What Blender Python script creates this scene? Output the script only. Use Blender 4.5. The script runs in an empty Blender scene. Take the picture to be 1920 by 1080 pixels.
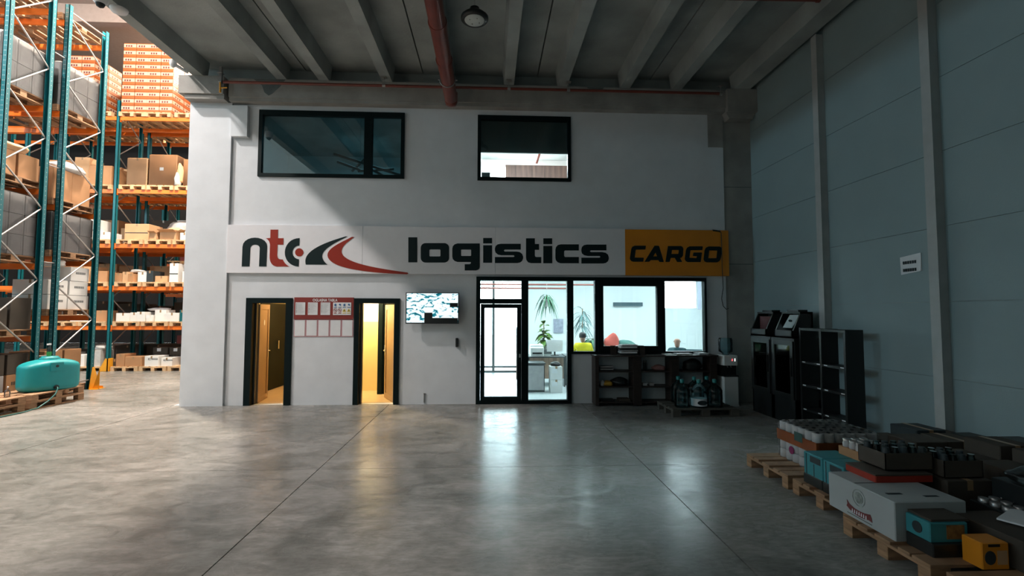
import bpy, math, random
from math import sin, cos, pi, radians
from mathutils import Vector, Matrix
random.seed(7)
SC = bpy.context.scene
COL = SC.collection
# ---------------------------------------------------------------- camera
F = 900.0; H = 1.83
YAW, PIT, ROLL = radians(2.735), radians(2.99), radians(0.12)
fw = Vector((sin(YAW)*cos(PIT), cos(YAW)*cos(PIT), sin(PIT)))
rt = Vector((cos(YAW), -sin(YAW), 0)); up = rt.cross(fw)
rt2 = rt*cos(ROLL)+up*sin(ROLL); up2 = up*cos(ROLL)-rt*sin(ROLL)
cam = bpy.data.objects.new('camera', bpy.data.cameras.new('camera')); COL.objects.link(cam)
cam.data.sensor_width = 36; cam.data.lens = F/1920*36; cam.data.clip_start = .05; cam.data.clip_end = 300
M = Matrix((rt2, up2, -fw)).transposed().to_4x4(); M.translation = Vector((0, 0, H)); cam.matrix_world = M
SC.camera = cam
SC.view_settings.view_transform = 'Standard'; SC.view_settings.look = 'None'
SC.view_settings.gamma = 1; SC.view_settings.use_curve_mapping = False
SC.view_settings.exposure = 0.0
# ---------------------------------------------------------------- sky and lights
W = bpy.data.worlds.new('sky'); SC.world = W; W.use_nodes = True
W.node_tree.nodes['Background'].inputs[0].default_value = (.80, .93, 1, 1)
W.node_tree.nodes['Background'].inputs[1].default_value = 16.0
def lamp(name, kind, loc, power, col, size=.25, rot=None, sy=None):
    d = bpy.data.lights.new(name, kind); d.energy = power; d.color = col
    if kind == 'AREA':
        d.size = size
        if sy: d.shape = 'RECTANGLE'; d.size_y = sy
    else: d.shadow_soft_size = size
    o = bpy.data.objects.new(name, d); COL.objects.link(o); o.location = loc
    if rot: o.rotation_euler = rot
    return o
WARM = (1, .945, .90); TEAL = (.30, .80, 1)
for y, p in ((-4, 250), (1, 1250), (6.4, 3250)): lamp('high_bay_light', 'POINT', (-10.4, y, 11.0), p, WARM, .2)
for x, y, p in ((-8.3, 11.9, 1300), (-8.6, 19.6, 2500)): lamp('high_bay_light', 'POINT', (x, y, 11.6), p, (1, .83, .62), .3)
sp_ = lamp('high_bay_reflector_light', 'SPOT', (-8.3, 11.9, 11.5), 7200, (1, .90, .76), .25, (0, 0, 0)); sp_.data.spot_size = radians(100); sp_.data.spot_blend = .5
for x, y in ((-19, 3), (-19, 8), (-29, 7)): lamp('high_bay_light', 'POINT', (x, y, 7.6), 820, (.50, .84, 1), .5)
for y in (-4, 4): lamp('aisle_light', 'POINT', (-15, y, 10.5), 260, WARM, .5)
lamp('rear_fill_light', 'AREA', (-1, -7.4, 3.0), 5, TEAL, 8, (radians(90), 0, 0), 4)  # added teal fill behind the camera; the rear wall has no opening
for x, y in ((.4, 12.2), (2.6, 12.2), (4.8, 12.2)): lamp('office_fill_light', 'AREA', (x, y, 2.75), 140, (.82, .97, 1), 1.2, (pi, 0, 0), 1.2)  # unseen fill added to brighten the office by bouncing off its ceiling
for y, p in ((11.2, 130), (13.85, 520)): lamp('upper_office_light', 'AREA', (1, y, 6.3), p, (.9, .97, 1), 1.0 if y > 12 else 1.5, (0, 0, 0), 1.0)
lamp('upper_room_light', 'AREA', (-3.2, 12.6, 6.25), 22, TEAL, 1.2, (0, 0, 0), 1.2)
lamp('washroom_light', 'POINT', (-4.45, 11.0, 2.45), 75, (1, .66, .32), .12)
lamp('washroom_light', 'POINT', (-2.75, 10.75, 2.45), 150, (1, .74, .38), .12)
# ---------------------------------------------------------------- geometry helpers
def ray(px, py): return fw + rt2*((px-960)/F) + up2*((540-py)/F)
def atY(px, py, y): r = ray(px, py); return Vector((0, 0, H)) + r*(y/r.y)
def atX(px, py, x): r = ray(px, py); return Vector((0, 0, H)) + r*(x/r.x)
def atZ(px, py, z): r = ray(px, py); return Vector((0, 0, H)) + r*((z-H)/r.z)
class MB:
    def __init__(s): s.v = []; s.f = []; s.sm = []
    def add(s, vs, fs, smooth=False):
        n = len(s.v); s.v += [tuple(v) for v in vs]
        for f in fs: s.f.append(tuple(i+n for i in f)); s.sm.append(smooth)
        return s
    def box(s, x0, x1, y0, y1, z0, z1):
        return s.add([(x0,y0,z0),(x1,y0,z0),(x1,y1,z0),(x0,y1,z0),(x0,y0,z1),(x1,y0,z1),(x1,y1,z1),(x0,y1,z1)],
            [(0,3,2,1),(4,5,6,7),(0,1,5,4),(1,2,6,5),(2,3,7,6),(3,0,4,7)])
    def cbox(s, c, d, b=0, rz=0):
        """box centred at c with size d, its vertical and top edges chamfered by b"""
        x, y, z = d[0]/2, d[1]/2, d[2]/2
        if b:
            pts = [(-x+b,-y),(x-b,-y),(x,-y+b),(x,y-b),(x-b,y),(-x+b,y),(-x,y-b),(-x,-y+b)]
            vs = []
            for zz, k in ((-z, 1), (z-b, 1), (z, 0)):
                for (a, q) in pts:
                    if k: vs.append((a, q, zz))
                    else: vs.append((a*(x-b)/x, q*(y-b)/y, zz))
            fs = [tuple(range(7,-1,-1)), tuple(range(16,24))]
            for l in (0, 8):
                for i in range(8): j = (i+1) % 8; fs.append((l+i, l+j, l+8+j, l+8+i))
        else:
            vs = [(-x,-y,-z),(x,-y,-z),(x,y,-z),(-x,y,-z),(-x,-y,z),(x,-y,z),(x,y,z),(-x,y,z)]
            fs = [(0,3,2,1),(4,5,6,7),(0,1,5,4),(1,2,6,5),(2,3,7,6),(3,0,4,7)]
        cs, sn = cos(rz), sin(rz)
        return s.add([(c[0]+a*cs-q*sn, c[1]+a*sn+q*cs, c[2]+w) for a, q, w in vs], fs)
    def tube(s, p0, p1, r, n=10, r1=None, caps=True):
        p0, p1 = Vector(p0), Vector(p1); d = (p1-p0).normalized()
        a = d.orthogonal().normalized(); b = d.cross(a); r1 = r if r1 is None else r1
        vs = [p0+(a*cos(2*pi*i/n)+b*sin(2*pi*i/n))*r for i in range(n)]+[p1+(a*cos(2*pi*i/n)+b*sin(2*pi*i/n))*r1 for i in range(n)]
        s.add(vs, [(i, (i+1) % n, n+(i+1) % n, n+i) for i in range(n)], True)
        if caps: s.add(vs[:n], [tuple(range(n-1, -1, -1))]); s.add(vs[n:], [tuple(range(n))])
        return s
    def path(s, pts, r, n=8):
        for a, b in zip(pts[:-1], pts[1:]): s.tube(a, b, r, n)
        return s
    def lathe(s, prof, c=(0, 0, 0), n=20, sx=1, sy=1):
        vs = []
        for r, z in prof: vs += [(c[0]+r*cos(2*pi*i/n)*sx, c[1]+r*sin(2*pi*i/n)*sy, c[2]+z) for i in range(n)]
        fs = []
        for k in range(len(prof)-1):
            for i in range(n): j = (i+1) % n; fs.append((k*n+i, k*n+j, (k+1)*n+j, (k+1)*n+i))
        s.add(vs, fs, True)
        s.add(vs[:n], [tuple(range(n-1, -1, -1))]); s.add(vs[-n:], [tuple(range(n))])
        return s
    def prism(s, poly, a0, a1, axis='y'):
        """poly of (u,w) points extruded along an axis: y -> (x,z), x -> (y,z), z -> (x,y)"""
        f = {'y': lambda u, w, a: (u, a, w), 'x': lambda u, w, a: (a, u, w), 'z': lambda u, w, a: (u, w, a)}[axis]
        n = len(poly)
        return s.add([f(u, w, a0) for u, w in poly]+[f(u, w, a1) for u, w in poly],
            [tuple(range(n-1, -1, -1)), tuple(range(n, 2*n))]+[(i, (i+1) % n, n+(i+1) % n, n+i) for i in range(n)])
    def mesh(s, name):
        me = bpy.data.meshes.new(name); me.from_pydata(s.v, [], s.f); me.polygons.foreach_set('use_smooth', s.sm)
        me.update(); return me
    def out(s, name, mat, parent=None, loc=(0, 0, 0), rz=0, fix=True):
        me = s.mesh(name)
        if fix:
            import bmesh
            b = bmesh.new(); b.from_mesh(me); bmesh.ops.recalc_face_normals(b, faces=b.faces); b.to_mesh(me); b.free()
        me.materials.append(mat)
        o = bpy.data.objects.new(name, me); COL.objects.link(o); o.location = loc; o.rotation_euler = (0, 0, rz)
        if parent: o.parent = parent
        return o
def tag(o, label=None, cat=None, group=None, kind=None):
    if label: o['label'] = label
    if cat: o['category'] = cat
    if group: o['group'] = group
    if kind: o['kind'] = kind
    return o
def thing(name, label, cat, loc=(0, 0, 0), rz=0, group=None):
    o = bpy.data.objects.new(name, None); COL.objects.link(o); o.location = loc; o.rotation_euler = (0, 0, rz)
    return tag(o, label, cat, group)
def struct(o): o['kind'] = 'structure'; return o
def stuff(o): o['kind'] = 'stuff'; return o
KIDS = {}
def dup(root, loc, rz=0, label=None, group=None):
    r = root.copy(); COL.objects.link(r); r.location = loc; r.rotation_euler = (0, 0, rz)
    if label: r['label'] = label
    if group: r['group'] = group
    if root.name not in KIDS: KIDS[root.name] = [(ch, list(ch.children)) for ch in root.children]
    for ch, gs in KIDS[root.name]:
        c = ch.copy(); COL.objects.link(c); c.parent = r
        for g in gs: d = g.copy(); COL.objects.link(d); d.parent = c
    return r
ORD = ['first', 'second', 'third', 'fourth', 'fifth', 'sixth', 'seventh', 'eighth', 'ninth', 'tenth', 'eleventh', 'twelfth', 'thirteenth', 'fourteenth', 'fifteenth', 'sixteenth']
# ---------------------------------------------------------------- materials
def mat(name, col, rough=.6, metal=0, noise=.0, scale=8, bump=0, col2=None, spec=.5, coat=0, emit=None, es=1, alpha=1, stretch=None, detail=4, bscale=None, rvar=0):
    m = bpy.data.materials.new(name); m.use_nodes = True; nt = m.node_tree; b = nt.nodes['Principled BSDF']
    c = tuple(col)+(1,)
    b.inputs['Base Color'].default_value = c; b.inputs['Roughness'].default_value = rough; b.inputs['Metallic'].default_value = metal
    b.inputs['Specular IOR Level'].default_value = spec; b.inputs['Coat Weight'].default_value = coat; b.inputs['Alpha'].default_value = alpha
    if emit: b.inputs['Emission Color'].default_value = tuple(emit)+(1,); b.inputs['Emission Strength'].default_value = es
    if noise or bump or col2 or rvar:
        tc = nt.nodes.new('ShaderNodeTexCoord'); mp = nt.nodes.new('ShaderNodeMapping'); nt.links.new(tc.outputs['Object'], mp.inputs[0])
        if stretch: mp.inputs['Scale'].default_value = stretch
        n = nt.nodes.new('ShaderNodeTexNoise'); n.inputs['Scale'].default_value = scale; n.inputs['Detail'].default_value = detail
        nt.links.new(mp.outputs[0], n.inputs['Vector'])
        r = nt.nodes.new('ShaderNodeValToRGB'); r.color_ramp.elements[0].position = .3; r.color_ramp.elements[1].position = .7
        c2 = tuple(col2) if col2 else tuple(max(0, x*(1-noise)) for x in col)
        r.color_ramp.elements[0].color = c2+(1,); r.color_ramp.elements[1].color = (c if col2 else tuple(min(1, x*(1+noise*.5)) for x in col)+(1,))
        nt.links.new(n.outputs['Fac'], r.inputs[0])
        if noise or col2: nt.links.new(r.outputs[0], b.inputs['Base Color'])
        if rvar:
            mr = nt.nodes.new('ShaderNodeMapRange'); mr.inputs['To Min'].default_value = rough-rvar; mr.inputs['To Max'].default_value = rough+rvar
            nt.links.new(n.outputs['Fac'], mr.inputs[0]); nt.links.new(mr.outputs[0], b.inputs['Roughness'])
        if bump:
            bp = nt.nodes.new('ShaderNodeBump'); bp.inputs['Strength'].default_value = bump; bp.inputs['Distance'].default_value = .01
            if bscale:
                n2 = nt.nodes.new('ShaderNodeTexNoise'); n2.inputs['Scale'].default_value = bscale; nt.links.new(mp.outputs[0], n2.inputs['Vector']); nt.links.new(n2.outputs['Fac'], bp.inputs['Height'])
            else: nt.links.new(n.outputs['Fac'], bp.inputs['Height'])
            nt.links.new(bp.outputs[0], b.inputs['Normal'])
    return m
def glass(name, tint=(1, 1, 1), ior=1.5, rough=0.0):
    m = bpy.data.materials.new(name); m.use_nodes = True; nt = m.node_tree; nt.nodes.remove(nt.nodes['Principled BSDF'])
    t = nt.nodes.new('ShaderNodeBsdfTransparent'); t.inputs[0].default_value = tuple(tint)+(1,)
    g = nt.nodes.new('ShaderNodeBsdfGlossy'); g.inputs['Roughness'].default_value = rough
    fr = nt.nodes.new('ShaderNodeFresnel'); fr.inputs[0].default_value = ior
    mx = nt.nodes.new('ShaderNodeMixShader'); nt.links.new(fr.outputs[0], mx.inputs[0]); nt.links.new(t.outputs[0], mx.inputs[1]); nt.links.new(g.outputs[0], mx.inputs[2])
    nt.links.new(mx.outputs[0], nt.nodes['Material Output'].inputs[0]); return m
m_plaster = mat('white_plaster', (.70, .72, .745), .75, noise=.05, scale=3, bump=.25, bscale=9, spec=.25)
m_conc = mat('raw_concrete', (.34, .33, .31), .85, noise=.22, scale=2.2, bump=.3, bscale=30, spec=.2, detail=8)
m_slab = mat('slab_concrete', (.35, .38, .37), .85, noise=.3, scale=1.2, bump=.3, bscale=25, spec=.2, detail=8)
m_patch = mat('mortar_patch', (.13, .15, .15), .9, noise=.2, scale=8)
m_roof = mat('roof_panel', (.32, .25, .22), .8, noise=.08)
m_panel = mat('wall_panel_paint', (.27, .35, .36), .55, noise=.05, scale=1.5, bump=.12, bscale=60, spec=.4)
m_post = mat('steel_post_paint', (.42, .43, .42), .5, noise=.08, scale=6)
m_frame = mat('anthracite_frame', (.0035, .010, .0105), .45, noise=.1, spec=.12)
m_black = mat('black_plastic', (.010, .012, .012), .45)
m_dark = mat('black_laminate', (.008, .009, .009), .5, noise=.1)
m_darkwood = mat('dark_stained_wood', (.035, .022, .018), .5, noise=.35, scale=6, stretch=(1, 1, 8))
m_teal = mat('teal_rack_paint', (.003, .105, .125), .38, noise=.08, scale=12)
m_orange = mat('orange_beam_paint', (.78, .17, .015), .42, noise=.08, scale=8)
m_yellow = mat('yellow_guard_paint', (.75, .33, .02), .45, noise=.06)
m_steel = mat('galvanised_steel', (.40, .38, .37), .38, metal=.75, noise=.1, scale=20)
m_chrome = mat('chrome', (.75, .75, .75), .18, metal=1)
m_woodp = mat('pallet_wood', (.34, .19, .10), .8, noise=.4, scale=5, stretch=(1, 1, 6), bump=.2)
m_woodl = mat('light_pallet_wood', (.62, .40, .22), .8, noise=.35, scale=5, bump=.2)
m_card = mat('brown_cardboard', (.40, .205, .095), .8, noise=.08, scale=3)
m_card2 = mat('pale_cardboard', (.54, .32, .17), .8, noise=.08, scale=3)
m_gwl = mat('light_grey_carton', (.40, .385, .38), .6, noise=.08)
m_cabglass = glass('smoked_cabinet_glass', (.25, .30, .30), 1.22, .03)
m_dispglass = glass('display_glass', (.80, .84, .84), 1.04, .02)
m_film = glass('thin_pack_film', (.92, .92, .92), 1.22, .15)
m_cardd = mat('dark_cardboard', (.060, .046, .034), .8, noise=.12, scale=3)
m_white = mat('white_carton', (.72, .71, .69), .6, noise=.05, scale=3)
m_whitep = mat('white_paper', (.75, .75, .76), .7, noise=.04)
m_ink = mat('dark_ink', (.02, .03, .035), .6)
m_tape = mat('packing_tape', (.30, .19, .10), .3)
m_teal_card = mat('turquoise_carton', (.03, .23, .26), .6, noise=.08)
m_red = mat('sign_red', (.22, .020, .013), .5)
m_pipe = mat('red_oxide_pipe', (.19, .038, .024), .35, noise=.2, scale=5)
m_sign = mat('white_sign_film', (.80, .78, .80), .32, noise=.02)
m_letter = mat('charcoal_vinyl', (.006, .015, .016), .35, spec=.25)
m_signred = mat('red_vinyl', (.30, .026, .013), .35, spec=.3)
m_amber = mat('amber_sign_film', (.72, .25, .012), .4, noise=.1, scale=1.5)
m_tank = mat('turquoise_polyethylene', (.004, .24, .26), .42, noise=.05)
m_glass = glass('window_glass', (.93, .98, .98))
m_mirror = glass('reflective_glass', (.55, .62, .62), 1.9)
m_bottle = glass('water_bottle_plastic', (.62, .82, .85), 1.45, .08)
m_wrap = glass('stretch_wrap', (.80, .80, .80), 1.55, .22)
m_cap = mat('teal_cap', (.01, .20, .19), .4)
m_leaf = mat('plant_leaf', (.03, .13, .06), .5, noise=.4, scale=9)
m_leafp = mat('pale_palm_leaf', (.12, .22, .22), .5, noise=.3)
m_skin = mat('skin', (.40, .22, .16), .55)
m_hair = mat('dark_hair', (.015, .012, .012), .7)
m_shirt = mat('yellow_shirt', (.80, .68, .02), .8, noise=.1, scale=14)
m_jumper = mat('dark_teal_jumper', (.02, .07, .08), .85, noise=.2, scale=14)
m_inner = mat('office_wall_paint', (.82, .85, .85), .7)
m_ofloor = mat('office_floor_tile', (.62, .66, .66), .3, noise=.05)
m_tile = mat('cream_wall_tile', (.75, .60, .30), .35, noise=.12, scale=1.2)
m_wfloor = mat('beige_floor_tile', (.62, .46, .28), .3, noise=.1)
m_satin = mat('satin_door_panel', (.30, .20, .13), .3, metal=.2)
m_alu = mat('grey_aluminium', (.10, .11, .11), .35, metal=.5)
m_oak = mat('oak_laminate', (.42, .28, .21), .5, noise=.45, scale=2.2, stretch=(6, 1, .4))
m_rope = mat('polythene_bag', (.52, .50, .48), .35, noise=.15)
m_gw = mat('grey_wrapped_carton', (.42, .40, .40), .6, noise=.12)
m_print = mat('orange_print', (.40, .10, .022), .5, noise=.12)
m_maroon = mat('dark_red_print', (.16, .03, .03), .6)
# polished concrete
def floor_mat():
    m = bpy.data.materials.new('polished_concrete'); m.use_nodes = True; nt = m.node_tree; b = nt.nodes['Principled BSDF']; L = nt.links.new
    tc = nt.nodes.new('ShaderNodeTexCoord')
    def noise(sc, det, dist=0, st=(1, 1, 1)):
        mp = nt.nodes.new('ShaderNodeMapping'); L(tc.outputs['Object'], mp.inputs[0]); mp.inputs['Scale'].default_value = st
        n = nt.nodes.new('ShaderNodeTexNoise'); n.inputs['Scale'].default_value = sc; n.inputs['Detail'].default_value = det; n.inputs['Distortion'].default_value = dist
        n.inputs['Roughness'].default_value = .62
        L(mp.outputs[0], n.inputs['Vector']); return n
    n1 = noise(.5, 7, .8); n2 = noise(2.2, 12, .9, (1, 1.8, 1)); n3 = noise(9, 10, .4, (1, 2.6, 1))
    def ramp(n, a, c0, bb, c1):
        r = nt.nodes.new('ShaderNodeValToRGB'); e = r.color_ramp.elements; e[0].position = a; e[0].color = c0; e[1].position = bb; e[1].color = c1; L(n.outputs['Fac'], r.inputs[0]); return r
    r1 = ramp(n1, .34, (.20, .20, .185, 1), .66, (.40, .38, .36, 1)); r2 = ramp(n2, .34, (.60, .61, .60, 1), .62, (1, 1, 1, 1)); r3 = ramp(n3, .33, (.74, .74, .73, 1), .6, (1, 1, 1, 1))
    m1 = nt.nodes.new('ShaderNodeMix'); m1.data_type = 'RGBA'; m1.blend_type = 'MULTIPLY'; m1.inputs[0].default_value = 1; L(r1.outputs[0], m1.inputs[6]); L(r2.outputs[0], m1.inputs[7])
    m2 = nt.nodes.new('ShaderNodeMix'); m2.data_type = 'RGBA'; m2.blend_type = 'MULTIPLY'; m2.inputs[0].default_value = 1; L(m1.outputs[2], m2.inputs[6]); L(r3.outputs[0], m2.inputs[7])
    L(m2.outputs[2], b.inputs['Base Color'])
    mr = nt.nodes.new('ShaderNodeMapRange'); mr.inputs['From Min'].default_value = .3; mr.inputs['From Max'].default_value = .7; mr.inputs['To Min'].default_value = .34; mr.inputs['To Max'].default_value = .17
    L(n2.outputs['Fac'], mr.inputs[0]); L(mr.outputs[0], b.inputs['Roughness'])
    b.inputs['Specular IOR Level'].default_value = .055
    bp = nt.nodes.new('ShaderNodeBump'); bp.inputs['Strength'].default_value = .12; bp.inputs['Distance'].default_value = .006; L(n3.outputs['Fac'], bp.inputs['Height']); L(bp.outputs[0], b.inputs['Normal'])
    return m
m_floor = floor_mat()

D = 9.8
# ================================================================ SETTING
# floor: cast slabs with sawn joints over a dark base
fl = bpy.data.objects.new('floor', None); COL.objects.link(fl); fl['kind'] = 'structure'
MB().box(-36, 12, -8, 30, -.2, -.05).out('joint_base', m_black, fl)
xs = [-36, -14.4, -10.5, -6.2, -1.985, 1.885, 5.9]; ys = [-8, -2, 1.9, 5.82, 9.85]
jl = .005
for i in range(len(xs)-1):
    for j in range(len(ys)-1):
        MB().box(xs[i]+jl, xs[i+1]-jl, ys[j]+jl*.5, ys[j+1]-jl*.5, -.05, 0).out('slab', m_floor, fl)
for a, b in ((-36, -14.4), (-14.4, -10.5), (-10.5, -6.2)):
    for c, d in ((9.85, 13.8), (13.8, 18.2), (18.2, 30)): MB().box(a+jl, b-jl, c+jl, d-jl, -.05, 0).out('slab', m_floor, fl)
struct(MB().box(-6.2, 5.9, 9.86, 15.2, -.05, 0).box(5.9, 7.6, 10.3, 15.2, -.05, 0).out('floor_office', m_ofloor))
struct(MB().box(-12, 16, 15.2, 40, -.3, -.02).out('ground_outside', mat('pale_paving', (.6, .6, .58), .8, noise=.1)))
# front wall with openings
def wall_with_holes(name, x0, x1, z0, z1, y0, y1, holes, m):
    mb = MB(); xc = sorted({x0, x1, *[h[0] for h in holes], *[h[1] for h in holes]})
    for a, b in zip(xc[:-1], xc[1:]):
        hs = sorted([(h[2], h[3]) for h in holes if h[0] <= a+1e-6 and h[1] >= b-1e-6]); z = z0
        for h0, h1 in hs:
            if h0 > z: mb.box(a, b, y0, y1, z, h0)
            z = h1
        if z < z1: mb.box(a, b, y0, y1, z, z1)
    return struct(mb.out(name, m))
DL = (-4.82, -3.92, 0, 2.12); DR = (-2.70, -1.80, 0, 2.12); GF = (-.26, 1.68, 0, 2.57); GB = (1.68, 4.51, 1.0, 2.57)
W1 = (-4.67, -1.75, 4.57, 5.94); W2 = (-.25, 1.69, 4.56, 5.93)
wall_with_holes('wall_front', -5.2, 4.95, 0, 6.1, D, D+.2, [DL, DR, GF, GB, W1, W2], m_plaster)
struct(MB().box(-6.02, -5.2, D-.05, D+.6, 0, 6.06).out('pillar_front', m_plaster))
pc = struct(MB().box(4.95, 5.56, D+.02, D+.5, 0, 6.1).out('column_corner', m_conc))
MB().box(4.96, 5.55, D+.012, D+.03, 2.86, 2.875).out('joint_line', m_patch, pc)
MB().box(4.96, 5.55, D+.012, D+.03, 4.5, 4.512).out('joint_line', m_patch, pc)
struct(MB().box(4.62, 4.95, D-.015, D+.1, 5.35, 6.06).out('trim_corbel', m_conc))
struct(MB().box(4.93, 5.56, D-.28, D+.3, 6.02, 6.5).prism([(5.0, 5.9), (5.5, 5.9), (5.56, 6.02), (4.93, 6.02)], D-.2, D+.2).out('trim_capital', m_conc))
struct(MB().box(-5.19, -4.87, D-.10, D+.05, 5.36, 5.99).out('trim_plaster_box', m_plaster))
bm_ = struct(MB().box(-5.2, 4.93, D-.2, D+.25, 6.12, 6.5).box(-5.2, 4.95, D-.17, D+.2, 6.05, 6.12).out('beam_front', m_conc))
MB().prism([(-4.72, 6.49), (-4.1, 6.49), (-4.2, 6.35), (-4.35, 6.2), (-4.42, 6.16), (-4.5, 6.22), (-4.55, 6.36)], D-.206, D-.19).out('mortar_patch', m_patch, bm_)
MB().prism([(2.0, 6.49), (2.35, 6.49), (2.3, 6.4), (2.2, 6.42), (2.12, 6.38)], D-.206, D-.19).out('mortar_patch', m_patch, bm_)
struct(MB().box(-6.12, -5.26, D-.28, D+.3, 6.14, 6.5).box(-6.02, -5.26, D-.24, D+.25, 6.05, 6.14).out('trim_beam_end', m_conc))
struct(MB().box(-6.1, 5.6, D+.1, D+.3, 6.5, 7.0).out('wall_upstand', m_slab))
# right wall: horizontal panels between steel posts
wr = bpy.data.objects.new('wall_right', None); COL.objects.link(wr); wr['kind'] = 'structure'
zz = [0, 1.05, 1.98, 2.905, 3.835, 4.76, 5.69, 6.62, 7.4]
for a, b in zip(zz[:-1], zz[1:]): MB().box(5.56, 5.76, -8, D+.5, a+.003, b-.003).out('panel', m_panel, wr)
MB().box(5.575, 5.85, -8, D+.5, 0, 7.4).out('backing', m_slab, wr)
for y in (7.60, 5.60, 3.6, 1.6, -.4):
    struct(MB().box(5.44, 5.559, y-.05, y+.05, 0, 6.5).box(5.43, 5.44, y-.065, y+.065, 0, 6.5).out('trim_post', m_post))
# ribbed ceiling: double-T planks with dark joints
ce = bpy.data.objects.new('ceiling', None); COL.objects.link(ce); ce['kind'] = 'structure'
edges = [-6.2, -3.80, -1.40, 1.0, 3.42, 5.85]
webs = [(-5.76, -4.17), (-3.34, -2.08), (-.86, .39), (1.49, 2.80), (3.89, 5.25)]
for k in range(5):
    a, b = edges[k]+.012, edges[k+1]-.012
    mb = MB().box(a, b, -8, D+.1, 6.83, 7.0)
    for w in webs[k]:
        q = .16 if w == 5.25 else .10
        mb.prism([(w-q, 6.5), (w+q, 6.5), (w+q+.035, 6.83), (w-q-.035, 6.83)], -8, D-.12)
    mb.out('rib_plank', m_slab, ce)
MB().box(-6.22, 5.9, -8, 15.4, 6.99, 7.12).out('topping', m_black, ce)
# high bay on the left
struct(MB().box(-36, -6.0, -8, 30, 12.0, 12.2).out('ceiling_high', m_roof))
hb = [struct(MB().box(-36, -6.0, y, y+.3, 11.4, 12.0).out('beam_high', m_roof)) for y in (3, 9.5, 16, 22.5)]
struct(MB().box(-36.2, -36, -8, 30, 0, 12).out('wall_left', m_roof))
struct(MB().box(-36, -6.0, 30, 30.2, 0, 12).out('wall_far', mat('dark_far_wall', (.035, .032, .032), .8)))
struct(MB().box(-36.2, 5.9, -8.2, -8, 0, 12).out('wall_rear', m_panel))
struct(MB().box(-6.2, -6.0, -8, 30, 7.1, 12).box(-6.2, -6.02, D+.6, 30, 0, 7.1).out('wall_partition', m_plaster))
# office block shell
struct(MB().box(-6.0, 7.6, D+.2, 15.2, 3.2, 3.4).out('ceiling_office', m_inner))
struct(MB().box(-6.0, 7.6, D+.3, 15.4, 6.5, 6.8).out('roof_office', m_slab))
struct(MB().box(7.4, 7.6, D+.5, 15.2, 0, 6.5).box(5.56, 7.6, D+.3, D+.5, 0, 6.5).out('wall_office_side', m_inner))
struct(MB().box(-1.55, -1.40, D+.2, 15.2, 0, 3.2).box(-1.0, -.85, D+.2, 15.2, 3.4, 6.5).out('wall_office_divider', m_inner))
wall_with_holes('wall_office_back', -1.4, 7.4, 0, 3.2, 14.9, 15.1, [(-.9, 1.15, 0, 2.9), (5.45, 6.55, 2.0, 3.1)], m_inner)
struct(MB().box(-6.0, 7.6, 14.4, 14.6, 3.4, 6.5).out('wall_upper_back', m_inner))
struct(MB().box(6.15, 6.5, 13.6, 13.9, 1.95, 3.2).out('column_office', mat('grey_blue_paint', (.30, .32, .40), .7)))
for x in (.2, 2.4, 4.6): struct(MB().box(x, x+.25, D+.3, 14.9, 3.0, 3.2).out('beam_office', m_inner))
# glazed back facade of the office
wb = thing('window_back', None, None); wb['kind'] = 'structure'
for x in (-.9, .1, 1.07): MB().box(x, x+.08, 14.92, 15.0, 0, 2.9).out('frame', m_alu, wb)
for z in (0, .14, 2.2, 2.82): MB().box(-.82, 1.07, 14.93, 14.99, z, z+.06).out('frame_bar', m_alu, wb)
MB().box(-.82, 1.07, 14.955, 14.965, .2, 2.82).out('pane', m_glass, wb)
# washrooms behind the two doorways
struct(MB().box(-5.2, -3.35, D+.2, 12.6, 0, .004).box(-3.25, -1.55, D+.2, 12.6, 0, .004).out('floor_washroom', m_wfloor))
struct(MB().box(-5.25, -5.2, D+.2, 12.6, 0, 2.6).box(-3.35, -3.25, D+.2, 12.6, 0, 2.6).box(-5.25, -3.35, 12.55, 12.6, 0, 2.6).out('wall_washroom', m_tile))
struct(MB().box(-3.25, -1.55, 11.55, 11.6, 0, 1.62).out('wall_tiled', m_tile))
struct(MB().box(-3.25, -1.55, 11.56, 11.6, 1.62, 2.6).out('wall_washroom_back', m_inner))
struct(MB().box(-5.25, -1.55, D+.2, 12.6, 2.6, 2.65).out('ceiling_washroom', m_inner))
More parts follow.
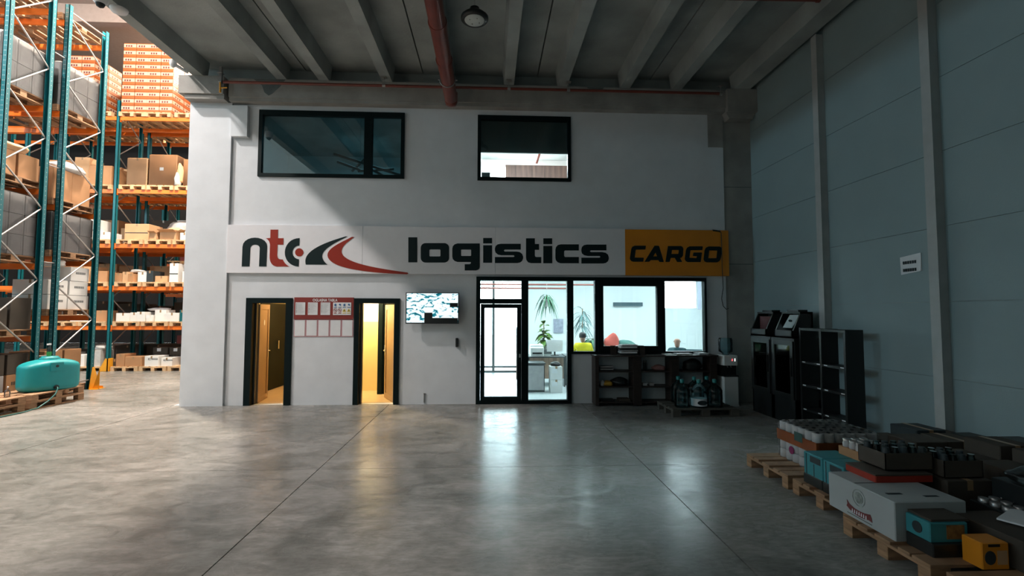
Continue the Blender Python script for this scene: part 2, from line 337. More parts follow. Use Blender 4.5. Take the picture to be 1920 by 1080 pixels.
# ---------------------------------------------------------------- doors
def doorway(n, X0, X1, hinge_left, ang):
    d = thing('door_%d' % n, None, None); d['kind'] = 'structure'
    t = .125 if n == 1 else .10
    mb = MB().box(X0, X0+t, D-.03, D+.2, 0, 2.12).box(X1-t, X1, D-.03, D+.2, 0, 2.12).box(X0+t, X1-t, D-.03, D+.2, 2.02, 2.12)
    mb.out('door_frame', m_frame, d)
    MB().box(X0+t, X0+t+.03, D+.1, D+.2, 0, 2.02).box(X1-t-.03, X1-t, D+.1, D+.2, 0, 2.02).out('door_stop', m_alu, d)
    w = X1-X0-2*t-.02; hx = X0+t+.03 if hinge_left else X1-t-.03
    lf = bpy.data.objects.new('leaf', None); COL.objects.link(lf); lf.parent = d; lf.location = (hx, D+.2, 0); lf.rotation_euler = (0, 0, ang)
    s = 1 if hinge_left else -1
    def bx(a, b, y0, y1, z0, z1): a, b = sorted((s*a, s*b)); return (a, b, y0, y1, z0, z1)
    f = MB()
    f.box(*bx(0, .09, -.022, .022, .012, 2.0)); f.box(*bx(w-.09, w, -.022, .022, .012, 2.0)); f.box(*bx(.09, w-.09, -.022, .022, 1.9, 2.0)); f.box(*bx(.09, w-.09, -.022, .022, .012, .12))
    f.out('leaf_frame', m_satin, lf)
    MB().box(*bx(.09, w-.09, -.012, .012, .12, 1.9)).out('leaf_panel', m_satin, lf)
    k = MB()
    for y in (-1, 1):
        a = s*(w-.05); k.tube((a, y*.02, 1.02), (a, y*.06, 1.02), .01); k.tube((a, y*.06, 1.02), (a-s*.11, y*.06, 1.02), .009)
        k.cbox((a, y*.025, .99), (.035, .008, .2))
    k.out('door_handle', m_chrome, lf)
    if n == 1: MB().prism([(s*(w/2)+.035*cos(t_), 1.62+.06*sin(t_)) for t_ in [2*pi*i/12 for i in range(12)]], -.016, .016).out('door_sign', m_whitep, lf)
    return d
doorway(1, DL[0], DL[1], True, radians(98))
doorway(2, DR[0], DR[1], False, radians(-63))
# dark inner doors seen in both washrooms
d3 = thing('door_3', None, None, (-5.165, 11.15, 0), radians(90)); d3['kind'] = 'structure'
MB().box(0, 1.38, -.02, .02, .01, 2.05).out('door_panel', m_frame, d3); MB().box(.84, .9, -.05, .05, .95, 1.15).out('door_handle', m_chrome, d3)
d4 = thing('door_4', None, None, (-2.50, 11.0, 0)); d4['kind'] = 'structure'
MB().box(0, .10, 0, .12, 0, 2.1).box(.10, .8, .04, .08, 0, 2.1).out('door_panel', m_frame, d4); MB().box(.14, .17, .0, .04, .95, 1.1).out('door_handle', m_chrome, d4)
# ---------------------------------------------------------------- windows
def frame_bars(mb, x0, x1, z0, z1, t, y0, y1, tt=None, tb=None):
    tt = tt or t; tb = tb or t
    mb.box(x0, x0+t, y0, y1, z0, z1).box(x1-t, x1, y0, y1, z0, z1).box(x0+t, x1-t, y0, y1, z1-tt, z1).box(x0+t, x1-t, y0, y1, z0, z0+tb)
w = thing('window_1', None, None); w['kind'] = 'structure'
mb = MB(); frame_bars(mb, *W1, .07, D-.04, D+.06, .10); mb.box(-2.56, -2.40, D-.045, D+.06, 4.6, 5.9); mb.out('window_frame', m_frame, w)
MB().box(W1[0]+.07, -2.56, D+.0, D+.012, 4.64, 5.84).out('pane', m_mirror, w); MB().box(-2.40, W1[1]-.07, D+.0, D+.012, 4.64, 5.84).out('pane', m_mirror, w)
w = thing('window_2', None, None); w['kind'] = 'structure'
mb = MB(); frame_bars(mb, *W2, .07, D-.04, D+.06, .09); mb.out('window_frame', m_frame, w)
MB().box(W2[0]+.07, W2[1]-.07, D, D+.012, 4.63, 5.84).out('pane', m_glass, w)
MB().box(W2[0]+.05, W2[1]-.05, D+.1, D+.13, 5.22, 5.95).box(W2[0]+.05, W2[1]-.05, D+.09, D+.14, 5.19, 5.22).out('blind', mat('dark_blind', (.02, .04, .042), .7, noise=.2, scale=2), w)
# glass entrance
w = thing('door_5', None, None); w['kind'] = 'structure'
x0, x1, z0, z1 = GF
mb = MB(); frame_bars(mb, x0, x1, z0, z1, .085, D-.05, D+.08, .08, .07); mb.box(.66, .80, D-.05, D+.08, .07, 2.49).box(x0+.085, .66, D-.05, D+.08, 2.02, 2.12); mb.out('door_frame', m_frame, w)
lf = MB(); frame_bars(lf, x0+.09, .655, .07, 2.015, .085, D-.07, D+.02, .085, .085); lfo = lf.out('leaf', m_frame, w)
MB().box(-.10, .575, D-.03, D-.02, .15, 1.935).out('pane', m_glass, lfo)
hx = .56; MB().tube((hx, D-.14, .5), (hx, D-.14, 1.55), .014).tube((hx, D-.14, .62), (hx, D-.06, .62), .009).tube((hx, D-.14, 1.43), (hx, D-.06, 1.43), .009).tube((hx, D-.14, 1.03), (hx, D-.06, 1.03), .009).out('pull_bar', m_chrome, lfo)
MB().cbox((.625, D-.075, .97), (.03, .02, .07)).out('lock', m_steel, lfo)
MB().box(x0+.085, .66, D, D+.01, 2.12, 2.49).out('pane', m_glass, w); MB().box(.80, x1-.085, D, D+.01, .07, 2.49).out('pane', m_glass, w)
# office window band
w = thing('window_3', None, None); w['kind'] = 'structure'
x0, x1, z0, z1 = GB
mb = MB(); frame_bars(mb, x0, x1, z0, z1, .045, D-.05, D+.08, .07, .05); mb.box(2.17, 2.23, D-.05, D+.08, 1.05, 2.5).box(3.57, 3.63, D-.05, D+.08, 1.05, 2.5); mb.out('window_frame', m_frame, w)
sash = MB(); frame_bars(sash, 2.23, 3.57, 1.05, 2.5, .11, D-.07, D+.03); s_ = sash.out('sash', m_frame, w)
MB().box(2.34, 3.46, D-.02, D-.01, 1.16, 2.39).out('pane', m_glass, s_)
MB().box(1.725, 2.17, D, D+.01, 1.05, 2.5).out('pane', m_glass, w); MB().box(3.63, 4.465, D, D+.01, 1.05, 2.5).out('pane', m_glass, w)
# ================================================================ SIGN
def curve_mesh(name, splines, depth, m, parent, y, loc=(0, 0)):
    """splines: closed outlines of (x,z); holes are cut by the even-odd fill"""
    cu = bpy.data.curves.new(name, 'CURVE'); cu.dimensions = '2D'; cu.fill_mode = 'BOTH'; cu.extrude = depth/2
    for pts in splines:
        sp = cu.splines.new('POLY'); sp.points.add(len(pts)-1); sp.use_cyclic_u = True
        for i, (a, b) in enumerate(pts): sp.points[i].co = (a, b, 0, 1)
    o = bpy.data.objects.new(name, cu); COL.objects.link(o)
    me = bpy.data.meshes.new_from_object(o.evaluated_get(bpy.context.evaluated_depsgraph_get())); bpy.data.objects.remove(o); bpy.data.curves.remove(cu)
    me.name = name; me.materials.clear(); me.materials.append(m)
    n = bpy.data.objects.new(name, me); COL.objects.link(n); n.rotation_euler = (pi/2, 0, 0); n.location = (loc[0], y, loc[1])
    if parent: n.parent = parent
    return n
def text_mesh(name, s, size, m, parent, loc, rot=(pi/2, 0, 0), sx=1, off=0, shear=0, align='CENTER'):
    cu = bpy.data.curves.new(name, 'FONT'); cu.body = s; cu.size = size; cu.extrude = .0008; cu.align_x = align; cu.offset = off; cu.shear = shear; cu.resolution_u = 3
    o = bpy.data.objects.new(name, cu); COL.objects.link(o)
    me = bpy.data.meshes.new_from_object(o.evaluated_get(bpy.context.evaluated_depsgraph_get())); bpy.data.objects.remove(o); bpy.data.curves.remove(cu)
    me.materials.clear(); me.materials.append(m)
    n = bpy.data.objects.new(name, me); COL.objects.link(n); n.location = loc; n.rotation_euler = rot; n.scale = (sx, 1, 1)
    if parent: n.parent = parent
    return n
def rr(x0, z0, x1, z1, r, n=5):
    """rounded rectangle; r = one radius or (bl, br, tr, tl)"""
    if not isinstance(r, (tuple, list)): r = (r,)*4
    out = []
    for (cx, cz, a0, q) in ((x0, z0, pi, r[0]), (x1, z0, 1.5*pi, r[1]), (x1, z1, 0, r[2]), (x0, z1, .5*pi, r[3])):
        if q <= 0: out.append((cx, cz)); continue
        ox = cx+q if cx == x0 else cx-q; oz = cz+q if cz == z0 else cz-q
        out += [(ox+q*cos(a0+pi/2*i/n), oz+q*sin(a0+pi/2*i/n)) for i in range(n+1)]
    return out
sg = thing('sign_board', 'long white sign board with logo above doors and glass entrance, amber end panel', 'sign')
S0, S1, SX0, SXm, SX1 = 2.615, 3.575, -5.20, 2.80, 4.99
SY = D-.07
for a, b in ((SX0, -2.55), (-2.545, .12), (.125, SXm)): MB().box(a, b, SY, D, S0, S1).out('panel', m_sign, sg)
MB().box(SXm+.003, SX1, SY, D-.0, S0-.005, S1-.01).out('amber_panel', m_amber, sg)['label'] = 'amber end panel of the sign'
def px2(zx, zy, ox, oy, sc):   # a point of the lettering on the board's plane
    p = atY(ox+zx/sc, oy+zy/sc, SY); return (p.x, p.z)
A = lambda pts: [px2(x, y, 430, 420, 5.4857) for x, y in pts]
LT = SY-.003
def bez(p0, p1, p2, p3, n=10): return [((1-t)**3*p0[0]+3*(1-t)**2*t*p1[0]+3*(1-t)*t*t*p2[0]+t**3*p3[0], (1-t)**3*p0[1]+3*(1-t)**2*t*p1[1]+3*(1-t)*t*t*p2[1]+t**3*p3[1]) for t in [i/n for i in range(n)]]
# n
n_ = [(128, 437), (136, 235)]+bez((136, 235), (140, 110), (388, 110), (390, 230))+[(390, 230), (381, 437), (306, 437), (314, 250)]+bez((314, 250), (312, 200), (222, 200), (217, 250))+[(217, 250), (208, 437)]
curve_mesh('letter_n', [A(n_)], .004, m_letter, sg, LT)
t_ = [(424, 58), (502, 58), (500, 146), (558, 146), (556, 213), (497, 213), (493, 320)]+bez((493, 320), (496, 362), (515, 364), (550, 365))+bez((550, 365), (565, 400), (590, 425), (618, 438))+[(618, 438), (490, 438)]+bez((490, 438), (440, 432), (415, 395), (415, 330))+[(415, 330), (419, 215)]+bez((419, 215), (416, 180), (400, 158), (375, 148))+[(375, 148), (422, 144)]
curve_mesh('letter_t', [A(t_)], .004, m_signred, sg, LT)
c_ = bez((723, 145), (530, 150), (515, 425), (714, 439), 18)+[(714, 439), (716, 364)]+bez((716, 364), (625, 350), (630, 225), (720, 222), 12)+[(720, 222)]
curve_mesh('letter_c', [A(c_)], .004, m_letter, sg, LT)
curve_mesh('logo_dot', [A([(720+43*cos(a), 292+42*sin(a)) for a in [2*pi*i/24 for i in range(24)]])], .004, m_signred, sg, LT)
sw1 = bez((787, 417), (760, 320), (840, 230), (1195, 128), 16)+[(1195, 128), (1216, 130)]+bez((1216, 130), (1000, 230), (880, 310), (1008, 418), 16)+[(1008, 418)]
curve_mesh('logo_road', [A(sw1)], .004, m_letter, sg, LT)
sw2 = bez((1262, 132), (1130, 200), (980, 260), (1015, 345), 14)+bez((1015, 345), (1060, 450), (1350, 500), (1830, 518), 16)+[(1830, 518), (1842, 508), (1832, 499)]+bez((1832, 499), (1400, 440), (1020, 370), (1200, 200), 18)+[(1200, 200), (1286, 134)]
curve_mesh('logo_swoosh', [A(sw2)], .004, m_signred, sg, LT)
# 'logistics' in heavy wide letters: measured on the photograph's lettering
B = lambda pts: [px2(x, y, 750, 430, 4.683) for x, y in pts]
def R(x0, y0, x1, y1, r, n=5): return rr(x0, y0, x1, y1, r, n)
# rr corner order is (x0,y0),(x1,y0),(x1,y1),(x0,y1); y grows downwards in these measurements
letters = [
 ('letter_l', [R(73, 70, 152, 290, 0)]),
 ('letter_o', [R(182, 121, 431, 292, 42), R(258, 177, 355, 238, 8)]),
 ('letter_g', [[(700, 124)]+[(700, 330), (696, 345), (686, 355), (668, 361), (568, 361), (568, 306), (612, 306), (622, 300), (622, 287)]+[(505, 287), (480, 278), (464, 262), (459, 240), (459, 170), (464, 148), (480, 132), (505, 124)], R(536, 178, 624, 234, 6)]),
 ('letter_i', [R(730, 76, 808, 124, 0)]), ('letter_i', [R(730, 140, 808, 294, 0)]),
 ('letter_s', [[(1060, 127), (1060, 178), (920, 178), (911, 186), (920, 195), (1020, 195), (1050, 200), (1072, 216), (1081, 240), (1081, 255), (1072, 278), (1055, 291), (1030, 296), (833, 296), (833, 243), (998, 243), (1006, 236), (998, 228), (890, 228), (860, 222), (840, 205), (833, 185), (833, 168), (840, 147), (858, 132), (885, 127)]]),
 ('letter_t', [[(1106, 79), (1184, 79), (1184, 129), (1221, 129), (1221, 180), (1184, 180), (1184, 230), (1188, 240), (1198, 243), (1240, 243), (1240, 297), (1150, 297), (1125, 290), (1110, 270), (1106, 245)]]),
 ('letter_i', [R(1258, 79, 1336, 130, 0)]), ('letter_i', [R(1258, 146, 1336, 298, 0)]),
 ('letter_c', [[(1570, 132), (1570, 186), (1448, 186), (1441, 194), (1441, 234), (1448, 243), (1570, 243), (1570, 298), (1410, 298), (1385, 290), (1368, 272), (1364, 250), (1364, 178), (1370, 155), (1386, 138), (1410, 132)]]),
 ('letter_s', [[(1812, 134), (1812, 185), (1676, 185), (1667, 192), (1676, 200), (1775, 200), (1805, 206), (1825, 222), (1832, 245), (1832, 262), (1824, 282), (1808, 295), (1784, 300), (1592, 300), (1592, 249), (1752, 249), (1759, 242), (1752, 234), (1648, 234), (1618, 228), (1598, 212), (1592, 192), (1592, 174), (1598, 154), (1615, 139), (1640, 134)]]),
]
for nm, sp in letters: curve_mesh(nm, [B(s) for s in sp], .004, m_letter, sg, LT)
C = lambda pts: [px2(x, y, 1160, 425, 8.727) for x, y in pts]
cargo = [
 ('letter_c', [[(440, 312), (444, 320), (434, 374), (285, 376), (278, 384), (262, 506), (405, 508), (410, 516), (402, 574), (235, 574), (205, 562), (184, 535), (182, 515), (205, 365), (222, 330), (260, 312)]]),
 ('letter_a', [[(585, 312), (650, 312), (662, 322), (738, 578), (668, 578), (648, 548), (525, 548), (500, 574), (420, 576)], [(602, 425), (628, 485), (565, 487)]]),
 ('letter_r', [[(805, 317), (1020, 317), (1048, 335), (1058, 365), (1055, 400), (1052, 470), (1035, 500), (1005, 515), (1038, 578), (955, 578), (918, 512), (852, 512), (832, 576), (765, 576)], [(872, 382), (980, 382), (984, 392), (974, 446), (862, 447)]]),
 ('letter_g', [[(1370, 322), (1376, 330), (1368, 384), (1180, 386), (1172, 394), (1158, 508), (1270, 515), (1280, 484), (1212, 480), (1222, 424), (1355, 422), (1362, 430), (1340, 580), (1130, 580), (1098, 565), (1080, 530), (1100, 380), (1118, 345), (1158, 322)]]),
 ('letter_o', [[(1470, 324), (1650, 326), (1680, 342), (1690, 375), (1672, 510), (1655, 555), (1615, 584), (1440, 584), (1405, 570), (1388, 535), (1405, 385), (1425, 345)], [(1480, 390), (1612, 392), (1598, 516), (1466, 516)]]),
]
for nm, sp in cargo: curve_mesh(nm, [C(s) for s in sp], .004, m_letter, sg, LT)
# cable hanging past the amber panel
cb = [atY(x, y, D-.09) for x, y in ((1346, 433), (1352, 436), (1353, 460), (1354, 500), (1356, 540), (1353, 560), (1356, 574), (1362, 580), (1366, 578))]
tag(MB().path(cb, .007, 6).tube(atY(1336, 432, D-.06), atY(1350, 434, D-.06), .02).out('cable', m_black), 'thin dark cable hanging down over the amber sign panel', 'cable')
# ================================================================ notice board, tv, small wall things
nb = thing('notice_board', 'red notice board with paper sheets between the two dark doorways', 'notice board')
X0, X1 = -3.885, -2.715
MB().box(X0, X1, D-.02, D, 1.70, 2.135).out('board', m_red, nb)
text_mesh('lettering', 'OGLASNA TABLA', .075, m_whitep, nb, (-3.28, D-.022, 2.055), sx=.82, off=.0015)
def sheet(a, b, z0, z1, rows, seed, marks=True):
    s = MB().box(a, b, D-.026, D-.02, z0, z1).out('paper', m_whitep, nb)
    if marks:
        r = random.Random(seed); q = MB()
        for i in range(rows):
            z = z1-.02-(z1-z0-.04)*i/rows
            q.box(a+.012, a+.02+r.random()*.012, D-.028, D-.0265, z-.008, z); q.box(a+.035, a+.035+(b-a-.05)*(.5+.5*r.random()), D-.028, D-.0265, z-.003, z-.0015)
        q.out('printed_lines', m_ink, s)
    return s
for i, (a, b) in enumerate(((-3.855, -3.665), (-3.612, -3.42), (-3.362, -3.175))): sheet(a, b, 1.785, 2.035, 11, i)
s = sheet(-3.118, -2.762, 1.785, 2.035, 1, 9, False)
mb_b = MB(); mb_r = MB(); mb_y = MB(); mb_k = MB()
for i in range(4):
    cx = -3.118+.045+.089*i
    mb_b.prism([(cx-.02, 1.965+.02*(i % 2)), (cx+.018, 1.965), (cx+.02, 2.0), (cx, 2.012), (cx-.018, 2.0)], D-.029, D-.0265); mb_b.box(cx-.03, cx+.03, D-.029, D-.0265, 1.932, 1.944)
    if i < 2:
        for k in range(16):
            a0, a1 = 2*pi*k/16, 2*pi*(k+1)/16
            mb_r.prism([(cx+.030*cos(a0), 1.88+.030*sin(a0)), (cx+.030*cos(a1), 1.88+.030*sin(a1)), (cx+.037*cos(a1), 1.88+.037*sin(a1)), (cx+.037*cos(a0), 1.88+.037*sin(a0))], D-.029, D-.0265)
        mb_r.prism([(cx-.024, 1.902), (cx-.019, 1.907), (cx+.024, 1.858), (cx+.019, 1.853)], D-.0295, D-.0265)
        mb_r.box(cx-.03, cx+.03, D-.029, D-.0265, 1.815, 1.828); mb_k.cbox((cx, D-.0278, 1.878), (.022, .002, .018))
    else:
        mb_y.prism([(cx-.038, 1.85), (cx+.038, 1.85), (cx, 1.915)], D-.029, D-.0265); mb_y.box(cx-.03, cx+.03, D-.029, D-.0265, 1.815, 1.828); mb_k.cbox((cx, D-.0285, 1.874), (.016, .004, .026))
mb_b.out('blue_symbols', mat('sign_blue', (.03, .12, .3), .5), s); mb_r.out('red_symbols', m_signred, s); mb_y.out('yellow_symbols', mat('sign_yellow', (.7, .5, .05), .5), s); mb_k.out('black_symbols', m_ink, s)
m_pink = mat('plastic_pocket', (.55, .28, .30), .3)
for i in range(5):
    a = X0+.234*i
    pk = MB().box(a+.003, a+.231, D-.008, D, 1.35, 1.695).out('pocket', m_pink, nb)
    pp = MB().box(a+.016, a+.215, D-.011, D-.008, 1.365+.006*(i % 2), 1.68).out('paper', m_whitep, pk)
# television with a mottled camera picture
m_screen = bpy.data.materials.new('tv_picture'); m_screen.use_nodes = True
nt = m_screen.node_tree; b = nt.nodes['Principled BSDF']; b.inputs['Base Color'].default_value = (.01, .01, .01, 1); b.inputs['Roughness'].default_value = .2
tc = nt.nodes.new('ShaderNodeTexCoord'); mp = nt.nodes.new('ShaderNodeMapping'); mp.inputs['Scale'].default_value = (1, 1, 1.8); nt.links.new(tc.outputs['Object'], mp.inputs[0])
nz = nt.nodes.new('ShaderNodeTexNoise'); nz.inputs['Scale'].default_value = 5.5; nz.inputs['Detail'].default_value = 4; nz.inputs['Distortion'].default_value = 1.4; nt.links.new(mp.outputs[0], nz.inputs['Vector'])
cr = nt.nodes.new('ShaderNodeValToRGB'); e = cr.color_ramp.elements; e[0].position = .36; e[0].color = (.0, .10, .14, 1); e[1].position = .46; e[1].color = (.85, .97, 1, 1); e.new(.41).color = (.02, .33, .42, 1)
nt.links.new(nz.outputs['Fac'], cr.inputs[0]); nt.links.new(cr.outputs[0], b.inputs['Emission Color']); b.inputs['Emission Strength'].default_value = 1.15
tv = thing('television', 'wall mounted television showing bright camera pictures, right of second doorway', 'television')
tx0, tx1, tz0, tz1 = -1.655, -.60, 1.615, 2.235; ty = D-.16
MB().box(tx0, tx1, ty, ty+.05, tz0, tz1).box(tx0+.2, tx1-.2, ty+.05, ty+.09, tz0+.1, tz1-.1).out('housing', m_black, tv)
MB().box(tx0+.018, tx1-.018, ty-.002, ty, tz0+.022, tz1-.015).out('screen', m_screen, tv)
MB().box(tx0+.37, tx0+.53, ty-.004, ty-.002, tz0+.022, tz0+.22).box(tx0+.53, tx1-.02, ty-.004, ty-.002, tz0+.022, tz0+.115).box(tx1-.18, tx1-.02, ty-.004, ty-.002, tz1-.29, tz1-.205).out('dark_picture_tiles', m_black, tv)
MB().box(-1.25, -1.0, ty+.09, D, 1.75, 2.1).out('wall_bracket', m_black, tv)
tag(MB().cbox((-.645, D-.03, 1.235), (.05, .06, .18), .008).out('card_reader', m_black), 'small black card reader on white wall under the television', 'card reader')
tag(MB().box(-1.30, -1.285, D-.02, D, .04, .22).box(-1.30, -1.26, D-.02, D, .205, .22).out('conduit_stub', m_steel), 'short bent metal conduit stub low on wall under television', 'pipe')
# water dispenser etc. come later; pipes and lamp under the ceiling
dp = thing('drain_pipe', 'thick red brown pipe running under the ceiling and ending at the concrete beam', 'pipe')
MB().tube((-.80, -7.5, 6.14), (-.77, D-.42, 6.07), .125, 20).out('tube', m_pipe, dp)
for y in (D-1.9, D-2.95): MB().tube((-.775, y, 6.09), (-.775, y+.07, 6.09), .14, 20).out('collar', m_pipe, dp)
MB().lathe([(.02, -.14), (.10, -.12), (.125, -.05), (.125, .13)], (-.77, D-.42, 6.07), 20).out('elbow', m_pipe, dp)
cl = MB(); 
for i in range(16):
    a0, a1 = 2*pi*i/16, 2*pi*(i+1)/16
    cl.tube((-.775+.14*cos(a0), D-1.2, 6.08+.14*sin(a0)), (-.775+.14*cos(a1), D-1.2, 6.08+.14*sin(a1)), .012, 5)
cl.tube((-.92, D-1.2, 6.08), (-.95, D-1.2, 6.08), .012).tube((-.63, D-1.2, 6.08), (-.60, D-1.2, 6.08), .012).tube((-.775, D-1.2, 6.2), (-.775, D-1.2, 6.83), .006).out('pipe_clamp', m_steel, dp)
sp = thing('sprinkler_pipe', 'thin dark red sprinkler pipe running along the concrete beam', 'pipe')
MB().tube((-5.2, D-.4, 6.32), (4.75, D-.4, 6.33), .027, 10).out('tube', m_pipe, sp)
for i, x in enumerate((-5.25, -2.1, .38, 1.58, 4.72)):
    h = MB().tube((x, D-.4, 6.34), (x, D-.4, 6.49), .006, 6).tube((x-.03, D-.4, 6.32), (x+.03, D-.4, 6.32), .036, 10)
    h.box(x-.05, x+.05, D-.45, D-.35, 6.485, 6.495)
    if i == 0: h.box(x-.02, x+.03, D-.43, D-.37, 6.2, 6.62)
    h.out('hanger', m_steel, sp)
MB().tube((-5.24, D-.42, 6.3), (-5.24, D-.42, 6.1), .02).tube((-5.24, D-.42, 6.19), (-5.1, D-.44, 6.19), .012).out('valve', m_yellow, sp)
tag(MB().tube((2.3, 6.52, 6.36), (4.72, 6.47, 6.36), .04, 12).tube((4.70, 6.47, 6.36), (4.74, 6.47, 6.36), .052, 12).tube((3.6, 6.49, 6.36), (3.6, 6.49, 6.83), .007, 6).out('sprinkler_branch', m_pipe), 'short dark red pipe under the ribs near the right wall', 'pipe')
lp = thing('pendant_lamp', 'round black industrial pendant lamp with pale disc beside the red pipe', 'lamp')
lc = (-.235, 6.98, 6.2)
MB().lathe([(.13, .0), (.19, .0), (.205, .02), (.205, .05), (.16, .09), (.07, .12), (.07, .19), (.02, .2)], lc, 28).out('housing', m_black, lp)
MB().lathe([(.005, -.012), (.14, -.012), (.15, .0)], lc, 28).out('diffuser', mat('lamp_diffuser', (.55, .6, .58), .4), lp)
MB().tube((lc[0], lc[1], 6.4), (lc[0], lc[1], 6.83), .005, 6).out('suspension_wire', m_steel, lp)
for a in range(4): MB().tube((lc[0]+.08*cos(a*pi/2+.5), lc[1]+.08*sin(a*pi/2+.5), 6.18), (lc[0]+.08*cos(a*pi/2+.5), lc[1]+.08*sin(a*pi/2+.5), 6.188), .008, 8).out('screw', m_steel, lp)
# dome camera and lamp at the edge rib
dc = thing('dome_camera', 'white dome security camera under the outer ceiling rib', 'camera')
p = (-5.72, 7.1, 6.5)
MB().lathe([(.05, -.16), (.09, -.12), (.10, -.03), (.10, 0)], p, 18).out('body', m_whitep, dc); MB().lathe([(.01, -.21), (.045, -.19), (.06, -.15)], p, 16).out('lens', m_black, dc)
tag(MB().lathe([(.02, -.07), (.10, -.05), (.12, -.01), (.12, 0)], (-5.72, 7.45, 6.5), 20).out('ceiling_disc', m_whitep), 'pale round disc fixture beside the dome camera on outer rib', 'light fixture')
MB().tube((-5.95, D-.3, 6.55), (-5.95, D-.7, 6.5), .03).lathe([(.01, -.08), (.05, -.05), (.06, 0), (.06, .05)], (-5.95, D-.72, 6.5), 12).out('floodlight', m_whitep)
tag(bpy.data.objects['floodlight'], 'small white floodlight bracketed on concrete beam end by the racks', 'light fixture')
# paper notice on the right wall
ps = thing('wall_notice', 'crumpled white paper notice stuck on right wall panel', 'notice')
a, b_ = atX(1688, 483, 5.55), atX(1728, 512, 5.55)
MB().add([(5.545, a.y, a.z), (5.55, b_.y, a.z+.03), (5.54, b_.y, b_.z+.03), (5.552, a.y, b_.z), (5.553, a.y, a.z), (5.556, b_.y, a.z+.03), (5.556, b_.y, b_.z+.03), (5.556, a.y, b_.z)], [(0, 1, 2, 3), (7, 6, 5, 4), (0, 4, 5, 1), (2, 6, 7, 3), (1, 5, 6, 2), (3, 7, 4, 0)]).out('paper', m_whitep, ps)
q = MB()
for k in range(2):
    for i in range(6): y0 = a.y-.05-i*.035; q.box(5.536, 5.539, y0-.024, y0, a.z-.10-k*.10, a.z-.06-k*.10)
stuff(q.out('printed_lines', m_ink, ps))
# ================================================================ SHELF UNIT, DISPENSER, BOTTLES
sh = thing('low_shelf_unit', 'low dark wooden shelf unit with three bays under the office window', 'shelf')
X0, X1, Y0, Y1 = 2.10, 4.55, D-.36, D-.02
for x in (X0, 2.86, 3.62): MB().box(x, x+.16 if x > X0 else x+.07, Y0, Y1, .02, .97).out('side_panel', m_darkwood, sh)
MB().box(X1-.14, X1, Y0, Y1, .02, .97).out('side_panel', m_darkwood, sh)
for z in (.06, .36, .66): MB().box(X0+.07, X1-.14, Y0+.02, Y1, z, z+.025).out('shelf_board', m_darkwood, sh)
MB().box(X0-.02, X1+.02, Y0-.03, Y1, .97, 1.0).out('top_board', m_darkwood, sh)
def lump(name, c, d, m, label, cat, seed=0, group=None):
    import bmesh
    bm = bmesh.new(); bmesh.ops.create_icosphere(bm, subdivisions=3, radius=.5); r = random.Random(seed)
    ph = [r.random()*6 for _ in range(6)]
    for v in bm.verts:
        k = 1+.10*sin(7*v.co.x+ph[0])*sin(6*v.co.y+ph[1])+.07*sin(13*v.co.z+ph[2]+5*v.co.x)+.05*sin(17*v.co.y+ph[3])
        v.co = Vector((v.co.x*d[0]*k, v.co.y*d[1]*k, max(v.co.z*k, -.32)*d[2]))
    me = bpy.data.meshes.new(name); bm.to_mesh(me); bm.free()
    for p in me.polygons: p.use_smooth = True
    zmin = min(v.co.z for v in me.vertices)
    me.materials.append(m); o = bpy.data.objects.new(name, me); COL.objects.link(o); o.location = (c[0], c[1], c[2]-zmin)
    return tag(o, label, cat, group)
yc = D-.2
lump('helmet', (4.12, yc, .687), (.40, .26, .27), m_black, 'round black bag on the upper right shelf of low unit', 'bag', 2)
lump('black_bag', (2.62, yc, .387), (.34, .24, .2), m_black, 'black cloth bag on middle left shelf of low unit', 'bag', 3)
lump('yellow_cloth', (2.37, yc-.03, .387), (.2, .2, .12), mat('ochre_cloth', (.5, .28, .03), .8), 'crumpled ochre yellow cloth on middle left shelf', 'cloth', 4)
lump('white_glove', (2.26, yc-.05, .387), (.1, .12, .14), m_rope, 'crumpled white glove beside the yellow cloth', 'glove', 5)
lump('pink_rag', (3.42, yc, .687), (.3, .2, .13), mat('dusty_pink_cloth', (.28, .13, .12), .8), 'dusty pink cloth heap on the upper middle shelf', 'cloth', 6)
def simple(name, c, d, m, label, cat, rz=0, b=.004, group=None, child=None):
    o = MB().cbox((0, 0, d[2]/2), d, b).out(name, m, None, c, rz); return tag(o, label, cat, group)
pbx = thing('paper_stack', 'grey stack of folders on the upper left shelf of low unit', 'papers', (2.33, yc, .687))
for i in range(4): MB().cbox((.01*(i % 2), 0, .012+i*.022), (.26, .22, .018)).out('folder', m_gw if i % 2 else m_black, pbx)
for i, x in enumerate((3.12, 3.17)): tag(MB().lathe([(.018, 0), (.018, .14), (.010, .17), (.010, .2)], (x, yc, .687), 12).out('spray_bottle', m_black), 'slim dark bottle, %s of the pair on upper middle shelf' % ('left' if i == 0 else 'right'), 'bottle')
tag(MB().lathe([(.03, 0), (.03, .05)], (3.02, yc-.04, .687), 14).out('tape_roll', m_rope), 'small white tape roll on the upper middle shelf', 'tape')
for i, x in enumerate((3.0, 3.12, 3.26)): simple('small_box', (x, yc-.02, .387), (.09, .09, .055), (m_gw, m_white, m_gw)[i], 'small pale box, %s from the left on the middle shelf' % ORD[i], 'box')
simple('black_binder', (2.36, yc, .087), (.28, .22, .03), m_black, 'flat black binder on the bottom left shelf of low unit', 'binder')
simple('grey_binder', (2.70, yc, .087), (.22, .22, .045), m_cardd, 'dark grey binder at right of the bottom left shelf', 'binder')
